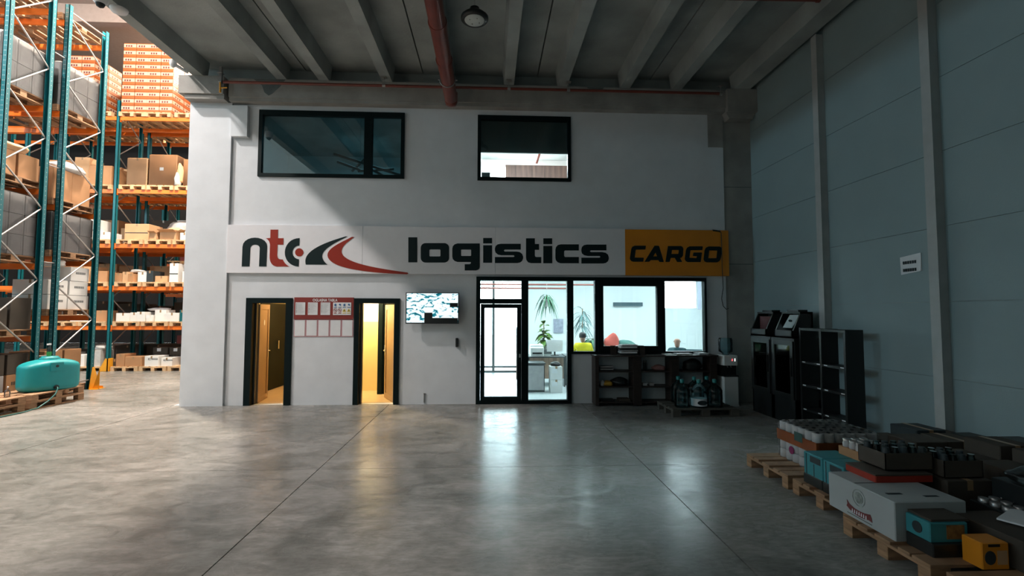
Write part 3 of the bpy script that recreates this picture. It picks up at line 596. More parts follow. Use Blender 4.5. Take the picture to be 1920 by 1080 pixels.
# things on the shelf top
for i, px in enumerate((1150, 1192, 1203)):
    x = atY(px, 650, D-.22).x
    h = thing('letter_tray', ('brown letter holder standing left of the papers on shelf top', 'brown letter holder standing right of the papers on shelf top', 'rightmost brown letter holder on the shelf top')[i], 'holder', (x, D-.22, 1.0))
    MB().prism([(-.05, 0), (.05, 0), (.055, .16), (.02, .16), (0, .11), (-.02, .16), (-.055, .16)], -.05, -.035).out('front', m_darkwood, h); MB().prism([(-.05, 0), (.05, 0), (.055, .18), (-.055, .18)], .035, .05).out('back', m_darkwood, h); MB().box(-.05, .05, -.035, .035, 0, .012).out('bottom', m_darkwood, h)
for i in range(6):
    simple('paper_tray', (2.78+.012*(i % 3), D-.19, 1.0+.035*i), (.33, .24, .028), (m_black, m_whitep, m_gw)[i % 3], 'sheaf in the paper pile on shelf top, %s from the bottom' % ORD[i], 'papers', group='paper pile on the shelf top', rz=.05*(i % 3-1))
for i, (x, w_, m) in enumerate(((3.62, .2, m_whitep), (3.92, .34, m_gw), (4.3, .22, m_whitep))):
    simple('loose_papers', (x, D-.2, 1.0), (w_, .2, .016+.01*i), m, ('white paper sheaf on shelf top by the third window pane', 'wide grey folder lying on the right of shelf top', 'white papers lying at the right end of shelf top')[i], 'papers', rz=.1*i)
# water dispenser
wd = thing('water_dispenser', 'white and black water dispenser with upturned bottle beside the low shelf', 'water dispenser', (4.80, D-.28, 0))
MB().cbox((0, 0, .30), (.30, .30, .56), .015).box(-.15, .15, -.15, .15, 0, .025).out('lower_cabinet', m_white, wd)
MB().box(-.15, .15, -.06, .15, .58, .80).out('tap_recess', m_black, wd)
MB().box(-.15, .15, -.15, -.06, .58, .60).out('drip_tray', m_black, wd)
MB().cbox((0, 0, .90), (.29, .30, .2), .015).out('control_head', m_white, wd)
MB().box(.02, .035, -.153, -.148, .89, .93).out('red_indicator', mat('red_led', (.2, 0, 0), .5, emit=(1, .1, .12), es=2.0), wd)
MB().box(.075, .088, -.153, -.148, .885, .935).out('white_indicator', mat('white_led', (.5, .5, .5), .5, emit=(.8, 1, .95), es=2.5), wd)
for x in (-.05, .02): MB().tube((x, -.08, .80), (x, -.12, .76), .012).out('tap', m_steel, wd)
MB().lathe([(.06, 0), (.07, .03), (.135, .07), (.135, .15), (.128, .165), (.135, .18), (.135, .30), (.12, .34)], (-.03, 0, 1.0), 20).out('water_bottle', m_bottle, wd)
# pallets -----------------------------------------------------------------
def euro_pallet(label, m=m_woodp, parts=True):
    """0.8 (x) by 1.2 (y); boards run along y"""
    def layout():
        L = []
        for x, w_ in ((-.3275, .145), (-.19, .1), (0, .145), (.19, .1), (.3275, .145)): L.append(('deck_board', (x, 0, .133), (w_, 1.2, .022)))
        for y in (-.5275, 0, .5275): L.append(('stringer', (0, y, .111), (.8, .145, .022)))
        for x in (-.35, 0, .35):
            for y in (-.5275, 0, .5275): L.append(('block', (x, y, .061), (.1, .145, .078)))
        for x in (-.35, 0, .35): L.append(('bottom_board', (x, 0, .011), (.1, 1.2, .022)))
        return L
    if not parts:
        mb = MB()
        for n, c, d in layout(): mb.cbox(c, d)
        return tag(mb.out('pallet', m), label, 'pallet')
    t = thing('pallet', label, 'pallet'); cache = {}
    for n, c, d in layout():
        k = (n, d)
        if k not in cache: o = MB().cbox((0, 0, 0), d, .003).out(n, m, t, c); cache[k] = o
        else: o = cache[k].copy(); COL.objects.link(o); o.location = c; o.parent = t
    return t
pal0 = euro_pallet('wooden pallet under the water bottles by the low shelf', mat('grey_pallet_wood', (.10, .09, .075), .85, noise=.3, scale=5)); pal0.location = (3.85, 8.82, 0); pal0.rotation_euler = (0, 0, pi/2)
def big_bottle(i, x, y, z, lab, tag_label=False):
    b = thing('water_bottle', lab, 'water bottle', (x, y, z), group='empty water bottles on the pallet')
    MB().lathe([(.125, 0), (.135, .02), (.135, .10), (.128, .115), (.135, .13), (.135, .22), (.128, .235), (.135, .25), (.133, .30), (.10, .36), (.04, .41), (.032, .44)], n=20).out('body', m_bottle, b)
    MB().lathe([(.036, .43), (.038, .485), (.02, .495)], n=14).out('cap', m_cap, b)
    if tag_label: MB().lathe([(.137, .03), (.137, .16)], n=20).out('paper_label', m_whitep, b); 
    return b
bl = [(3.50, 8.62), (3.60, 9.05), (3.80, 8.60), (3.88, 8.98), (4.10, 8.62), (4.14, 9.02)]
tx = ['clear water bottle at the left front of the water pallet', 'clear water bottle at the left rear of the pallet', 'water bottle with white label at the front of the pallet', 'water bottle in the rear row middle of the pallet', 'water bottle at the right front of the water pallet', 'water bottle at the right rear of the water pallet']
for i, (x, y) in enumerate(bl):
    b = big_bottle(i, x, y, .144, tx[i], i == 2)
    if i == 2: MB().prism([(.09*cos(a), .095+.04*sin(a)) for a in [2*pi*k/20 for k in range(20)]], -.142, -.138).out('label_oval', m_ink, b)
# ================================================================ CABINETS ON THE RIGHT WALL
def glass_cabinet(y0, y1, label, seed):
    c = thing('glass_door_cabinet', label, 'cabinet', (5.0, y0, 0)); w_ = y1-y0; h = 1.42
    MB().box(0, .5, 0, .03, 0, h).box(0, .5, w_-.03, w_, 0, h).box(.47, .5, 0, w_, 0, h).box(0, .5, 0, w_, 0, .42).box(-.02, .5, -.01, w_+.01, h-.05, h).out('body', m_dark, c)
    r = random.Random(seed)
    for z in (.66, .88, 1.10): MB().box(.03, .46, .03, w_-.03, z, z+.02).out('shelf', m_black, c)
    dr = MB().box(-.03, 0, .02, .10, .42, h-.05).box(-.03, 0, w_-.10, w_-.02, .42, h-.05).box(-.03, 0, .1, w_-.1, .42, .5).box(-.03, 0, .1, w_-.1, h-.12, h-.05).out('door', m_dark, c)
    MB().box(-.018, -.012, .1, w_-.1, .5, h-.12).out('glass_pane', m_cabglass, dr)
    MB().box(-.06, -.035, .04, .055, .8, 1.1).out('handle', m_black, dr)
    return c
glass_cabinet(8.32, 8.95, 'black glass fronted cabinet, the farther of two by the right wall', 1)
glass_cabinet(7.66, 8.28, 'black glass fronted cabinet beside the open black bookshelf', 2)
r = random.Random(5)
nth = 0
for y0, name in ((8.31, 'farther cabinet'), (7.64, 'nearer cabinet')):
    for zi, z in enumerate((.68, .90, 1.12)):
        for k in range(3):
            m = r.choice([m_gw, m_cardd, m_maroon, m_ink]); 
            simple('packet', (5.17+.02*k, y0+.16+k*.16, z), (.12, .13, .07+.06*r.random()), m, '%s packet on the %s shelf of the %s' % (('left hand', 'middle', 'right hand')[2-k], ('lowest', 'middle', 'top')[zi], name), 'packet')
def stand(y, label, sheet_):
    s = thing('counter_display', label, 'display case', (5.0, y, 1.42))
    (lambda pr: MB().prism(pr, 0, .03).prism(pr, .47, .50))([(0, 0), (.36, 0), (.36, .44), (.16, .44), (.02, .13), (0, .13)]).box(.33, .36, 0, .50, 0, .44).box(0, .36, 0, .50, 0, .03).box(.14, .36, 0, .50, .41, .44).box(0, .02, 0, .50, 0, .13).box(.18, .34, .10, .40, .44, .475).out('case', m_dark, s)
    g = MB().add([(.02, .03, .13), (.02, .47, .13), (.16, .47, .41), (.16, .03, .41)], [(0, 1, 2, 3)]).out('glass_front', m_dispglass, s)
    if sheet_: MB().add([(.055, .10, .17), (.055, .34, .17), (.20, .36, .39), (.20, .08, .39), (.065, .10, .17), (.065, .34, .17), (.21, .36, .39), (.21, .08, .39)], [(0, 1, 2, 3), (7, 6, 5, 4), (0, 4, 5, 1), (2, 6, 7, 3)]).out('paper_sheet', m_whitep, s); MB().prism([(.2+.04*cos(a), .29+.02*sin(a)) for a in [2*pi*k/12 for k in range(12)]], .095, .11, 'x').out('print', m_ink, s)
    else: MB().box(.14, .3, .08, .42, .03, .36).out('stock', m_maroon, s)
    return s
stand(8.48, 'black slanted display case on the farther glass cabinet', False)
stand(7.72, 'black slanted display case holding a white sheet on nearer cabinet', True)
bs = thing('bookshelf', 'tall open black bookshelf without back standing against the right wall', 'bookshelf', (5.06, 6.62, 0))
h = 1.60; wy = 1.02
for y in (0, .50, wy-.04): MB().box(0, .27, y, y+.04, 0, h).out('upright_board', m_dark, bs)
for z in (0, .28, .66, 1.03, h-.04): MB().box(0.002, .268, .04, wy-.04, z, z+.035).out('shelf', m_dark, bs)
for y in (.06, .40, .56, .90):
    for z in (.29, .67, 1.04):
        MB().box(-.003, 0, y-.02, y+.05, z+.008, z+.022).out('edge_label', m_whitep, bs)
# ================================================================ BOXES
def carton(c, d, m, label, tape=True, rz=0, prt=None, cat='box', group=None, name='carton', flaps=False, wrap=False):
    """closed or open-topped carton standing at c (centre of its base)"""
    x, y, z = d[0]/2, d[1]/2, d[2]
    if flaps:
        mb = MB(); t = .006
        mb.box(-x, x, -y, -y+t, 0, z).box(-x, x, y-t, y, 0, z).box(-x, -x+t, -y, y, 0, z).box(x-t, x, -y, y, 0, z).box(-x, x, -y, y, 0, t)
        o = mb.out(name, m, None, c, rz)
        f = MB(); L = y*.55
        f.add([(-x, -y, z), (x, -y, z), (x, -y-L*.8, z+L*.35), (-x, -y-L*.8, z+L*.35), (-x, -y, z-t), (x, -y, z-t), (x, -y-L*.8, z+L*.35-t), (-x, -y-L*.8, z+L*.35-t)], [(0, 1, 2, 3), (7, 6, 5, 4), (0, 3, 7, 4), (1, 5, 6, 2), (3, 2, 6, 7)])
        f.out('flap', m, o)
        f = MB(); f.add([(-x, y, z), (x, y, z), (x, y+L*.3, z+L*.9), (-x, y+L*.3, z+L*.9), (-x, y-t, z), (x, y-t, z), (x, y+L*.3-t, z+L*.9), (-x, y+L*.3-t, z+L*.9)], [(0, 3, 2, 1), (4, 5, 6, 7), (0, 4, 7, 3), (1, 2, 6, 5), (3, 7, 6, 2)]); f.out('flap', m, o)
        f = MB(); f.add([(x, -y, z), (x, y, z), (x+L*.7, y, z+L*.5), (x+L*.7, -y, z+L*.5), (x-t, -y, z), (x-t, y, z), (x+L*.7-t, y, z+L*.5), (x+L*.7-t, -y, z+L*.5)], [(0, 1, 2, 3), (7, 6, 5, 4), (0, 3, 7, 4), (1, 5, 6, 2), (3, 2, 6, 7)]); f.out('flap', m, o)
    else:
        o = MB().cbox((0, 0, z/2), d, .006).out(name, m, None, c, rz)
        if tape: MB().box(-.025, .025, -y-.001, y+.001, z-.08, z+.0015).out('tape', m_tape, o)
    if prt == 'logo':
        q = MB(); k = min(x*1.1, .2)
        q.box(-k*.5, -k*.1, -y-.003, -y, z*.62, z*.66).box(-k*.5, -k*.1, -y-.003, -y, z*.76, z*.80).box(-k*.5, -k*.42, -y-.003, -y, z*.66, z*.76)
        for i in range(7): q.box(k*(.02+.14*i), k*(.10+.14*i), -y-.003, -y, z*.63, z*.79)
        q.out('printed_mark', m_ink, o)
    if prt == 'sidelogo':
        q = MB(); k = min(y*1.1, .2)
        for i in range(9): q.box(x, x+.003, k*(-.6+.15*i), k*(-.52+.15*i), z*.5, z*.66)
        q.out('printed_mark', m_ink, o)
    if prt == 'label': MB().box(-.1, .02, -y-.003, -y, z*.5, z*.5+.1).out('sticker', m_whitep, o)
    if prt == 'band': MB().box(-x*.95, x*.95, -y-.003, -y, z*.42, z*.47).out('printed_band', m_ink, o)
    return tag(o, label, cat, group)
# ================================================================ PALLET RACKS
def rack(label, frames, y0, y1, levels, top, guard=(), holes=False):
    t = thing('pallet_rack', label, 'pallet rack'); frames = sorted(frames)
    post_m = {}
    for fi, x in enumerate(frames):
        for y in (y0, y1):
            w_ = .10
            mb = MB(); s = -1 if y == y0 else 1
            # open C section: web outside, two flanges with returns
            ya, yb = (y, y+.09) if y == y0 else (y-.09, y)
            yw = ya if y == y0 else yb-.012
            mb.box(x-.05, x+.05, yw, yw+.012, 0, top)
            mb.box(x-.05, x-.038, ya, yb, 0, top).box(x+.038, x+.05, ya, yb, 0, top)
            o = mb.out('upright_post', m_teal, t)
            if holes:
                q = MB(); z = .2
                while z < top-.1:
                    q.box(x+.0495, x+.0512, ya+.038, ya+.048, z, z+.018); z += .10
                z = .25
                if y == y0:
                    while z < top-.1:
                        q.box(x-.018, x-.010, yw-.001, yw+.001, z, z+.018).box(x+.010, x+.018, yw-.001, yw+.001, z, z+.018); z += .10
                stuff(q.out('slot_holes', m_gw, o))
            MB().box(x-.07, x+.07, y-.07, y+.07, 0, .008).out('base_plate', m_teal, t)
        zt = top-.25; k = 0; a, b = y0+.06, y1-.06
        nodes = []
        while zt > .25: nodes.append((a if k % 2 == 0 else b, zt)); zt -= .76; k += 1
        for (ya, za), (yb, zb) in zip(nodes[:-1], nodes[1:]): MB().tube((x, ya, za), (x, yb, zb), .017, 8).out('brace', m_steel, t)
        MB().tube((x, a, top-.12), (x, b, top-.12), .017, 8).out('brace', m_steel, t)
        MB().tube((x, a, .22), (x, b, .22), .017, 8).out('brace', m_steel, t)
    for a, b in zip(frames[:-1], frames[1:]):
        for z in levels:
            for y in (y0+.02, y1-.07):
                MB().box(a+.052, b-.052, y, y+.05, z-.12, z).out('beam', m_orange, t)
                for xx in (a+.05, b-.056): MB().box(xx, xx+.006, y-.005, y+.055, z-.17, z+.03).out('beam_bracket', m_orange, t)
    for gx, gy in guard:
        g = MB().prism([(gx-.15, 0), (gx+.10, 0), (gx+.10, .40), (gx+.02, .40), (gx-.15, .06)], gy-.10, gy-.09)
        g.box(gx+.07, gx+.10, gy-.10, gy+.12, 0, .40).box(gx-.15, gx+.10, gy-.10, gy+.12, 0, .008)
        g.out('foot_guard', m_yellow, t)
    return t
RX = -9.5; TOP = 8.75
A1, B1, C1, D1 = 9.62, 10.62, 10.92, 12.05
NL = [1.33, 2.85, 4.45, 6.25, 8.4]; NM = [1.75, 3.05, 4.2, 6.3, 8.4]
rk1 = rack('teal and orange pallet rack standing nearest behind the turquoise tank', [RX, RX-2.85], A1, B1, NL, 9.6, holes=True)
rk2 = rack('teal and orange pallet rack standing back to back behind the nearest rack', [RX, RX-2.85], C1, D1, NM, TOP, holes=True)
q = MB().prism([(D1-.14, 0), (D1+.16, 0), (D1+.16, .06), (D1+.0, .52), (D1-.06, .52)], RX+.06, RX+.07, 'x'); q.box(RX-.1, RX+.2, D1+.10, D1+.11, 0, .06).box(RX+.06, RX+.22, D1-.14, D1+.16, 0, .008)
q.prism([(RX+.07, 0), (RX+.22, 0), (RX+.22, .5)], D1-.04, D1-.03); q.out('foot_guard', m_yellow, rk2)
for z in (.9, 2.9, 5.0, 7.5): MB().tube((RX, B1+.001, z), (RX, C1-.001, z), .014, 6).out('row_spacer', m_steel, rk2)
FL = [1.40, 2.64, 3.98, 5.72, 8.08]
FX = [-17.35, -14.6, -11.85, -9.1, -6.4]
R3, R3b, R4, R4b = 15.6, 16.7, 17.0, 18.1
rk3 = rack('far teal and orange pallet rack facing the aisle beside the pillar', FX, R3, R3b, FL, 8.6, guard=[(-11.85, R3)])
rk4 = rack('teal and orange pallet rack directly behind the far one', FX, R4, R4b, FL, 8.6)
rk5 = rack('rearmost pallet rack glimpsed through the far racks', FX[1:], 22.0, 23.1, FL, 8.6)
LEV = ['floor', 'lowest beam', 'second beam', 'third beam', 'fourth beam', 'top beam']
fp = euro_pallet('x', m_woodl, False); fp_me = fp.data; bpy.data.objects.remove(fp)
near_p = euro_pallet('x', m_woodp, True)
near_used = [False]
def far_pallet(x, y, z, label):
    o = bpy.data.objects.new('pallet', fp_me); COL.objects.link(o); o.location = (x, y, z); tag(o, label, 'pallet', 'pallets in the far racks'); return o
def near_pallet(x, y, z, label, rz=0, group='pallets in the near racks'):
    if not near_used[0]: near_used[0] = True; near_p.location = (x, y, z); near_p.rotation_euler = (0, 0, rz); near_p['label'] = label; near_p['group'] = group; return near_p
    return dup(near_p, (x, y, z), rz, label, group)
# pallets in far racks: three per bay
for row, (y0, rn) in enumerate(((R3, 'far rack'), (R4, 'rack behind it'), (22.0, 'rearmost rack'))):
    for bi, (a, b) in enumerate(zip(FX[1:-2], FX[2:-1])):
        for li, z in enumerate([0]+FL):
            for k in range(3):
                if row == 2 and (li > 3): continue
                n = k+3*(1-bi); x = b-.50-.86*k if li < 5 else (b-.56-.04, b-1.52, b-2.32)[k]
                far_pallet(x, y0+.57, z, 'light wooden pallet, %s from the pillar, %s level of the %s' % (ORD[n], LEV[li], rn))
RB = random.Random(21)
def fill(li, z, bay_x1, row_y, rn, items, n0=0):
    """items: (dx from the pillar side, w, h, material, print, name, flaps) placed along the pallet fronts"""
    for i, it in enumerate(items):
        dx, w_, h_, m, pr, ds = it[:6]; fl_ = len(it) > 6 and it[6]
        d_ = .42+.3*RB.random()
        carton((bay_x1-dx-w_/2, row_y+.02+d_/2+.12*RB.random(), z+.144), (w_, d_, h_), m, '%s, %s from the pillar, %s level of the %s' % (ds, ORD[n0+i], LEV[li], rn), prt=pr, flaps=fl_, rz=.03*(RB.random()-.5))
BX = -9.22
# floor level
fill(0, 0, BX, R3, 'far rack', [(.0, .13, .34, m_card, None, 'narrow brown carton'), (.16, .12, .30, m_cardd, None, 'narrow dark carton'), (.72, .34, .26, m_white, 'logo', 'white printed carton'), (1.1, .42, .32, m_white, 'logo', 'white printed carton'), (1.62, .5, .30, m_card, None, 'wide brown carton'), (2.14, .26, .38, m_card, None, 'brown carton'), (2.42, .14, .22, m_cardd, None, 'small brown carton')])
for i in range(3):
    for j in range(2): carton((BX-.45-.52*i, R3+.83, .144+.02+.27*j+.0), (.46, .3, .25), m_cardd, 'dark carton in the rear stack at floor level, %s %s' % (('lower', 'upper')[j], ('by the pillar', 'in the middle', 'near the guard')[i]), prt='label')
fill(1, FL[0], BX, R3, 'far rack', [(.0, .36, .30, m_card2, 'label', 'pale brown carton'), (.38, .14, .36, m_teal, None, 'narrow dark teal carton'), (.54, .44, .27, m_white, None, 'plain white carton'), (1.0, .34, .36, m_white, None, 'taller white carton'), (1.36, .2, .2, m_white, 'label', 'small white carton'), (1.58, .24, .30, m_white, None, 'white carton'), (1.84, .24, .28, m_white, None, 'white carton'), (2.1, .42, .26, m_white, None, 'wide white carton')])
fill(2, FL[1], BX, R3, 'far rack', [(.0, .52, .34, m_white, 'logo', 'white printed carton'), (.64, .27, .60, m_white, 'band', 'tall white carton'), (1.0, .38, .2, m_card2, None, 'low pale carton'), (1.4, .2, .36, m_ink, None, 'dark blue box'), (1.62, .3, .32, m_white, None, 'white carton'), (1.96, .18, .26, m_card, None, 'brown carton'), (2.16, .18, .32, m_card2, None, 'pale brown carton'), (2.36, .26, .28, m_card, None, 'brown carton')])
fill(3, FL[2], BX, R3, 'far rack', [(.0, .3, .22, m_card2, None, 'open pale carton', True), (.34, .26, .24, m_white, None, 'white carton'), (.74, .5, .26, m_card2, None, 'open pale carton', True), (1.32, .22, .22, m_card2, None, 'small open carton', True), (1.62, .74, .52, m_card2, 'band', 'large black banded carton')])
lump('polythene_bag', (BX-.72, R3+.78, FL[2]+.144+.30), (1.5, .5, .5), m_rope, 'long white polythene bag lying over cartons, third beam level', 'bag', 11)
bpy.data.objects['polythene_bag'].location.z = FL[2]+.144+.50
carton((BX-.75, R3+.98, FL[2]+.144), (1.4, .3, .38), m_card2, 'long carton under the white polythene bag', prt=None)
# level 4: large wrapped cartons
for i, (dx, w_, h_, m) in enumerate(((0, .62, .88, m_card), (.82, .86, 1.02, m_card), (1.74, .62, .9, m_card2))):
    c = carton((BX-dx-w_/2, R3+.5, FL[3]+.144), (w_, .8, h_), m, 'large stretch wrapped brown carton, %s from the pillar, fourth beam level' % ORD[i], prt='label' if i == 1 else None)
    MB().cbox((0, 0, h_/2+.006), (w_+.02, .82, h_+.012), .02).out('stretch_wrap', m_film, c)
lump('torn_paper', (BX-.70, R3+.10, FL[3]+.26), (.2, .2, .8), m_card2, 'torn pale packing paper hanging between the wrapped cartons', 'paper', 14)
# top level: printed drinks trays, ten tiers
m_tray = mat('tray_print_white', (.50, .37, .27), .5)
tray_body = MB().cbox((0, 0, .1115), (.385, .56, .223), .004); tr_me = tray_body.mesh('drinks_tray'); tr_me.materials.append(m_print)
band_me = MB().box(-.19, .19, -.283, -.280, .085, .195).box(.195, .1975, -.26, .26, .085, .195).mesh('white_band'); band_me.materials.append(m_tray)
qb = MB()
for i in range(3): qb.box(-.13+.075*i, -.085+.075*i, -.286, -.283, .10, .16); qb.box(.1975, .199, -.15+.1*i, -.10+.1*i, .10, .16)
cans_me = qb.mesh('can_print'); cans_me.materials.append(m_maroon)
def tray(x, y, z, label, grp):
    o = bpy.data.objects.new('drinks_tray', tr_me); COL.objects.link(o); o.location = (x, y, z); tag(o, label, 'drinks tray', grp)
    for nm, me in (('white_band', band_me), ('can_print', cans_me)):
        c = bpy.data.objects.new(nm, me); COL.objects.link(c); c.parent = o; c['kind'] = 'stuff'
for si, (cx, rows, sname) in enumerate(((-10.60, 10, 'drinks stack nearest the pillar'), (-11.385, 10, 'drinks stack left of the nearest'), (-13.05, 8, 'drinks stack beyond the blue post'))):
    for t_i in range(rows):
        for k in range(2):
            for r_ in range(2):
                tray(cx-.2+.4*k, R3+.29+.58*r_, FL[4]+.144+.227*t_i, '%s %s tray, %s tier of the %s' % (('front', 'rear')[r_], ('left', 'right')[k], ORD[t_i], sname), 'drinks trays on the top level')
# second row: brown cartons, wrapped loads
n_ = 0
for li, z in enumerate([0]+FL):
    for k in range(6):
        x = -9.6-.86*k-(.16 if k > 2 else 0); h_ = [.5, .62, .7, .8, .95, 1.5][li]*(.75+.4*RB.random())
        m = RB.choice([m_card, m_card2, m_card, m_cardd, m_white] if li > 1 else [m_cardd, m_cardd, m_white])
        carton((x, R4+.5, z+.144), (.78, .8, h_), m, '%s carton block, %s from the pillar, %s level behind the far rack' % ({m_card: 'brown', m_card2: 'pale brown', m_cardd: 'dark', m_white: 'white'}[m], ORD[k], LEV[li]))
for li, z in enumerate([0]+FL[:3]):
    for k in range(4):
        carton(((-9.75, -10.75, -12.4, -13.5)[k], 22.5, z+.144), (.75, .7, .4+.3*RB.random()), RB.choice([m_white, m_card, m_maroon]), 'carton block, %s from the pillar, %s level of the rearmost rack' % (ORD[k], LEV[li]))
# left bay of the far rack, seen through the near frames
fill(3, FL[2], -12.0, R3, 'left bay', [(.0, .4, .24, m_white, None, 'white carton'), (.44, .3, .66, m_white, 'band', 'tall white carton'), (.9, .5, .28, m_rope, None, 'white bagged carton'), (1.5, .9, .5, m_card, None, 'wide brown carton')])
fill(4, FL[3], -12.0, R3, 'left bay', [(.0, .7, .62, m_card, None, 'brown carton'), (.75, .45, .9, m_card2, 'label', 'tall pale carton'), (1.3, .8, .8, m_card, 'label', 'large brown carton')])
fill(2, FL[1], -12.0, R3, 'left bay', [(.0, .5, .34, m_card, None, 'brown carton'), (.55, .4, .5, m_card2, None, 'pale brown carton'), (1.1, .8, .5, m_card, None, 'wide brown carton')])
fill(1, FL[0], -12.0, R3, 'left bay', [(.0, .4, .34, m_card, None, 'brown carton'), (.5, .6, .22, m_white, None, 'low white carton'), (1.2, .6, .3, m_cardd, None, 'dark carton')])
fill(0, 0, -12.0, R3, 'left bay', [(.1, .4, .5, m_rope, None, 'white bagged carton'), (.6, .4, .36, m_white, None, 'white carton'), (1.1, .5, .4, m_rope, None, 'wide bagged carton')])
CL = [
 ((-9.96, R3+.03, FL[3]+.144), (.18, .2, .5), m_rope, 'crumpled clear plastic beside the second wrapped carton, fourth beam level', 'plastic wrap'),
 ((-9.60, R3+.35, FL[2]+.36), (.5, .4, .22), m_rope, 'white plastic bag over the open cartons nearest the pillar', 'bag'),
 ((-10.15, R3+.30, FL[2]+.42), (.42, .3, .20), m_card2, 'torn pale cardboard heap on the third beam level', 'cardboard'),
 ((-11.3, R3+.40, FL[1]+.46), (.5, .3, .14), m_rope, 'flattened plastic bag on cartons by the post, second beam level', 'bag'),
 ((-10.6, R3+.40, FL[0]+.48), (.7, .3, .12), m_gw, 'grey folded sheet on white cartons, lowest beam level', 'sheet'),
 ((-12.45, R3+.30, FL[2]+.144), (.55, .4, .42), m_rope, 'bulging white bag left of the blue post, third beam level', 'bag'),
 ((-13.0, R3+.35, FL[3]+.76), (.9, .4, .34), m_card2, 'torn packing paper heap left of the post, fourth beam level', 'paper'),
 ((-12.2, R3+.30, .64), (.45, .4, .2), m_rope, 'white plastic heap on the floor level left of the guard', 'plastic wrap'),
 ((-9.85, A1+.45, NL[2]+.64), (.6, .8, .26), m_card2, 'crumpled brown paper on cartons of nearest rack, third level', 'paper'),
 ((-9.85, C1+.55, NM[2]+.84), (.6, .8, .3), m_rope, 'crumpled plastic on cartons of the second rack, third level', 'plastic wrap'),
 ((-9.9, C1+.4, NM[0]+1.12), (.5, .5, .2), m_rope, 'white plastic sheet on the printed cartons of second rack', 'plastic wrap'),
]
for i, (c, d, m, lb, ct_) in enumerate(CL): lump('crumpled_heap', c, d, m, lb, ct_, 60+i)
# near racks: pallets along the aisle end
for li, z in enumerate([0]+NL):
    for k in range(2):
        if li == 5: pass
        near_pallet(RX-.48-.86*k, (A1+B1)/2, z, 'pallet, %s from the aisle, %s level of the nearest rack' % (ORD[k], LEV[li]))
        near_pallet(RX-.48-.86*k, (C1+D1)/2, ([0]+NM)[li], 'pallet, %s from the aisle, %s level of the second rack' % (ORD[k], LEV[li]))
# grey wrapped crates on two levels
def wrapped(x0, x1, y0, y1, z, h_, rows, label, nx=2, ny=3):
    t = thing('wrapped_load', label, 'wrapped load', (0, 0, 0)); dx, dy, dz = (x1-x0)/nx, (y1-y0)/ny, h_/rows
    for i in range(nx):
        for j in range(ny):
            for k in range(rows):
                o = MB().cbox((0, 0, dz/2), (dx-.012, dy-.012, dz-.008), .008).out('carton', m_gwl, t, (x0+dx*(i+.5), y0+dy*(j+.5), z+dz*k))
                if i == nx-1:
                    q = MB(); X = dx/2-.006; w2 = dy/2-.05
                    q.box(X, X+.002, -w2, -w2+.006, .05, dz-.06).box(X, X+.002, w2-.006, w2, .05, dz-.06).box(X, X+.002, -w2*.6, w2*.6, .05, .075)
                    stuff(q.out('printed_lines', m_gw, o))
    MB().cbox(((x0+x1)/2, (y0+y1)/2, z+h_/2+.012), (x1-x0+.03, y1-y0+.03, h_+.02), .05).out('stretch_wrap', m_wrap, t)
wrapped(RX-.86, RX-.1, C1+.0, D1-.02, NM[1]+.144, .86, 2, 'pale cartons in stretch wrap on second level of second rack')
wrapped(RX-.88, RX-.08, A1+.02, B1, NL[3]+.144, 1.0, 2, 'pale cartons in stretch wrap on fourth level of nearest rack')
wrapped(RX-.88, RX-.08, C1+.02, D1-.02, NM[3]+.144, 1.0, 2, 'pale cartons in stretch wrap on fourth level of second rack')
wrapped(RX-.88, RX-.08, A1+.02, B1, NL[1]+.144, 1.25, 3, 'pale cartons in stretch wrap on second level of nearest rack')
# white printed cartons on the lowest level of the second rack
for i, (y, z, w_) in enumerate(((C1+.27, 0, .5), (C1+.82, 0, .56), (C1+.27, .33, .5), (C1+.82, .33, .5), (C1+.84, .66, .5))):
    carton((RX-.5, y, NM[0]+.144+z), (.74, w_, .32), m_white, 'white printed carton on lowest level of second rack, %s' % ('bottom near', 'bottom far', 'middle near', 'middle far', 'topmost')[i], prt='sidelogo')
for k, y in enumerate((A1+.25, A1+.75)):
    carton((RX-.5, y, NL[0]+.144), (.74, .45, .45+.2*k), m_cardd, 'dark carton on lowest level of nearest rack, %s' % ('near end', 'far end')[k])
    carton((RX-.5, y, .144), (.74, .45, .42), m_gw if k == 0 else m_card, '%s carton on floor level of nearest rack' % ('grey', 'brown')[k], prt='sidelogo')
    carton((RX-.5, y+1.3, .144), (.74, .45, .42), m_card, 'brown carton on floor level of second rack, %s' % ('near end', 'far end')[k])
    carton((RX-.5, y, NL[2]+.144), (.74, .45, .5), m_card, 'brown carton on third level of nearest rack, %s' % ('near end', 'far end')[k], prt='label')
    carton((RX-.5, y+1.3, NM[2]+.144), (.74, .5, .7), m_card, 'brown carton on third level of second rack, %s' % ('near end', 'far end')[k], prt='label')
    carton((RX-.5, y, .144+.43), (.74, .45, .4), m_cardd, 'dark carton on top of others at floor level, %s' % ('near end', 'far end')[k])
    carton((RX-.5, y+1.3, .144+.43), (.74, .45, .4), m_card, 'brown carton stacked on floor level of second rack, %s' % ('near end', 'far end')[k])
carton((RX-.55, A1+.45, NL[4]+.144), (.8, .7, .5), m_white, 'white carton on the top level of the nearest rack', prt='sidelogo')
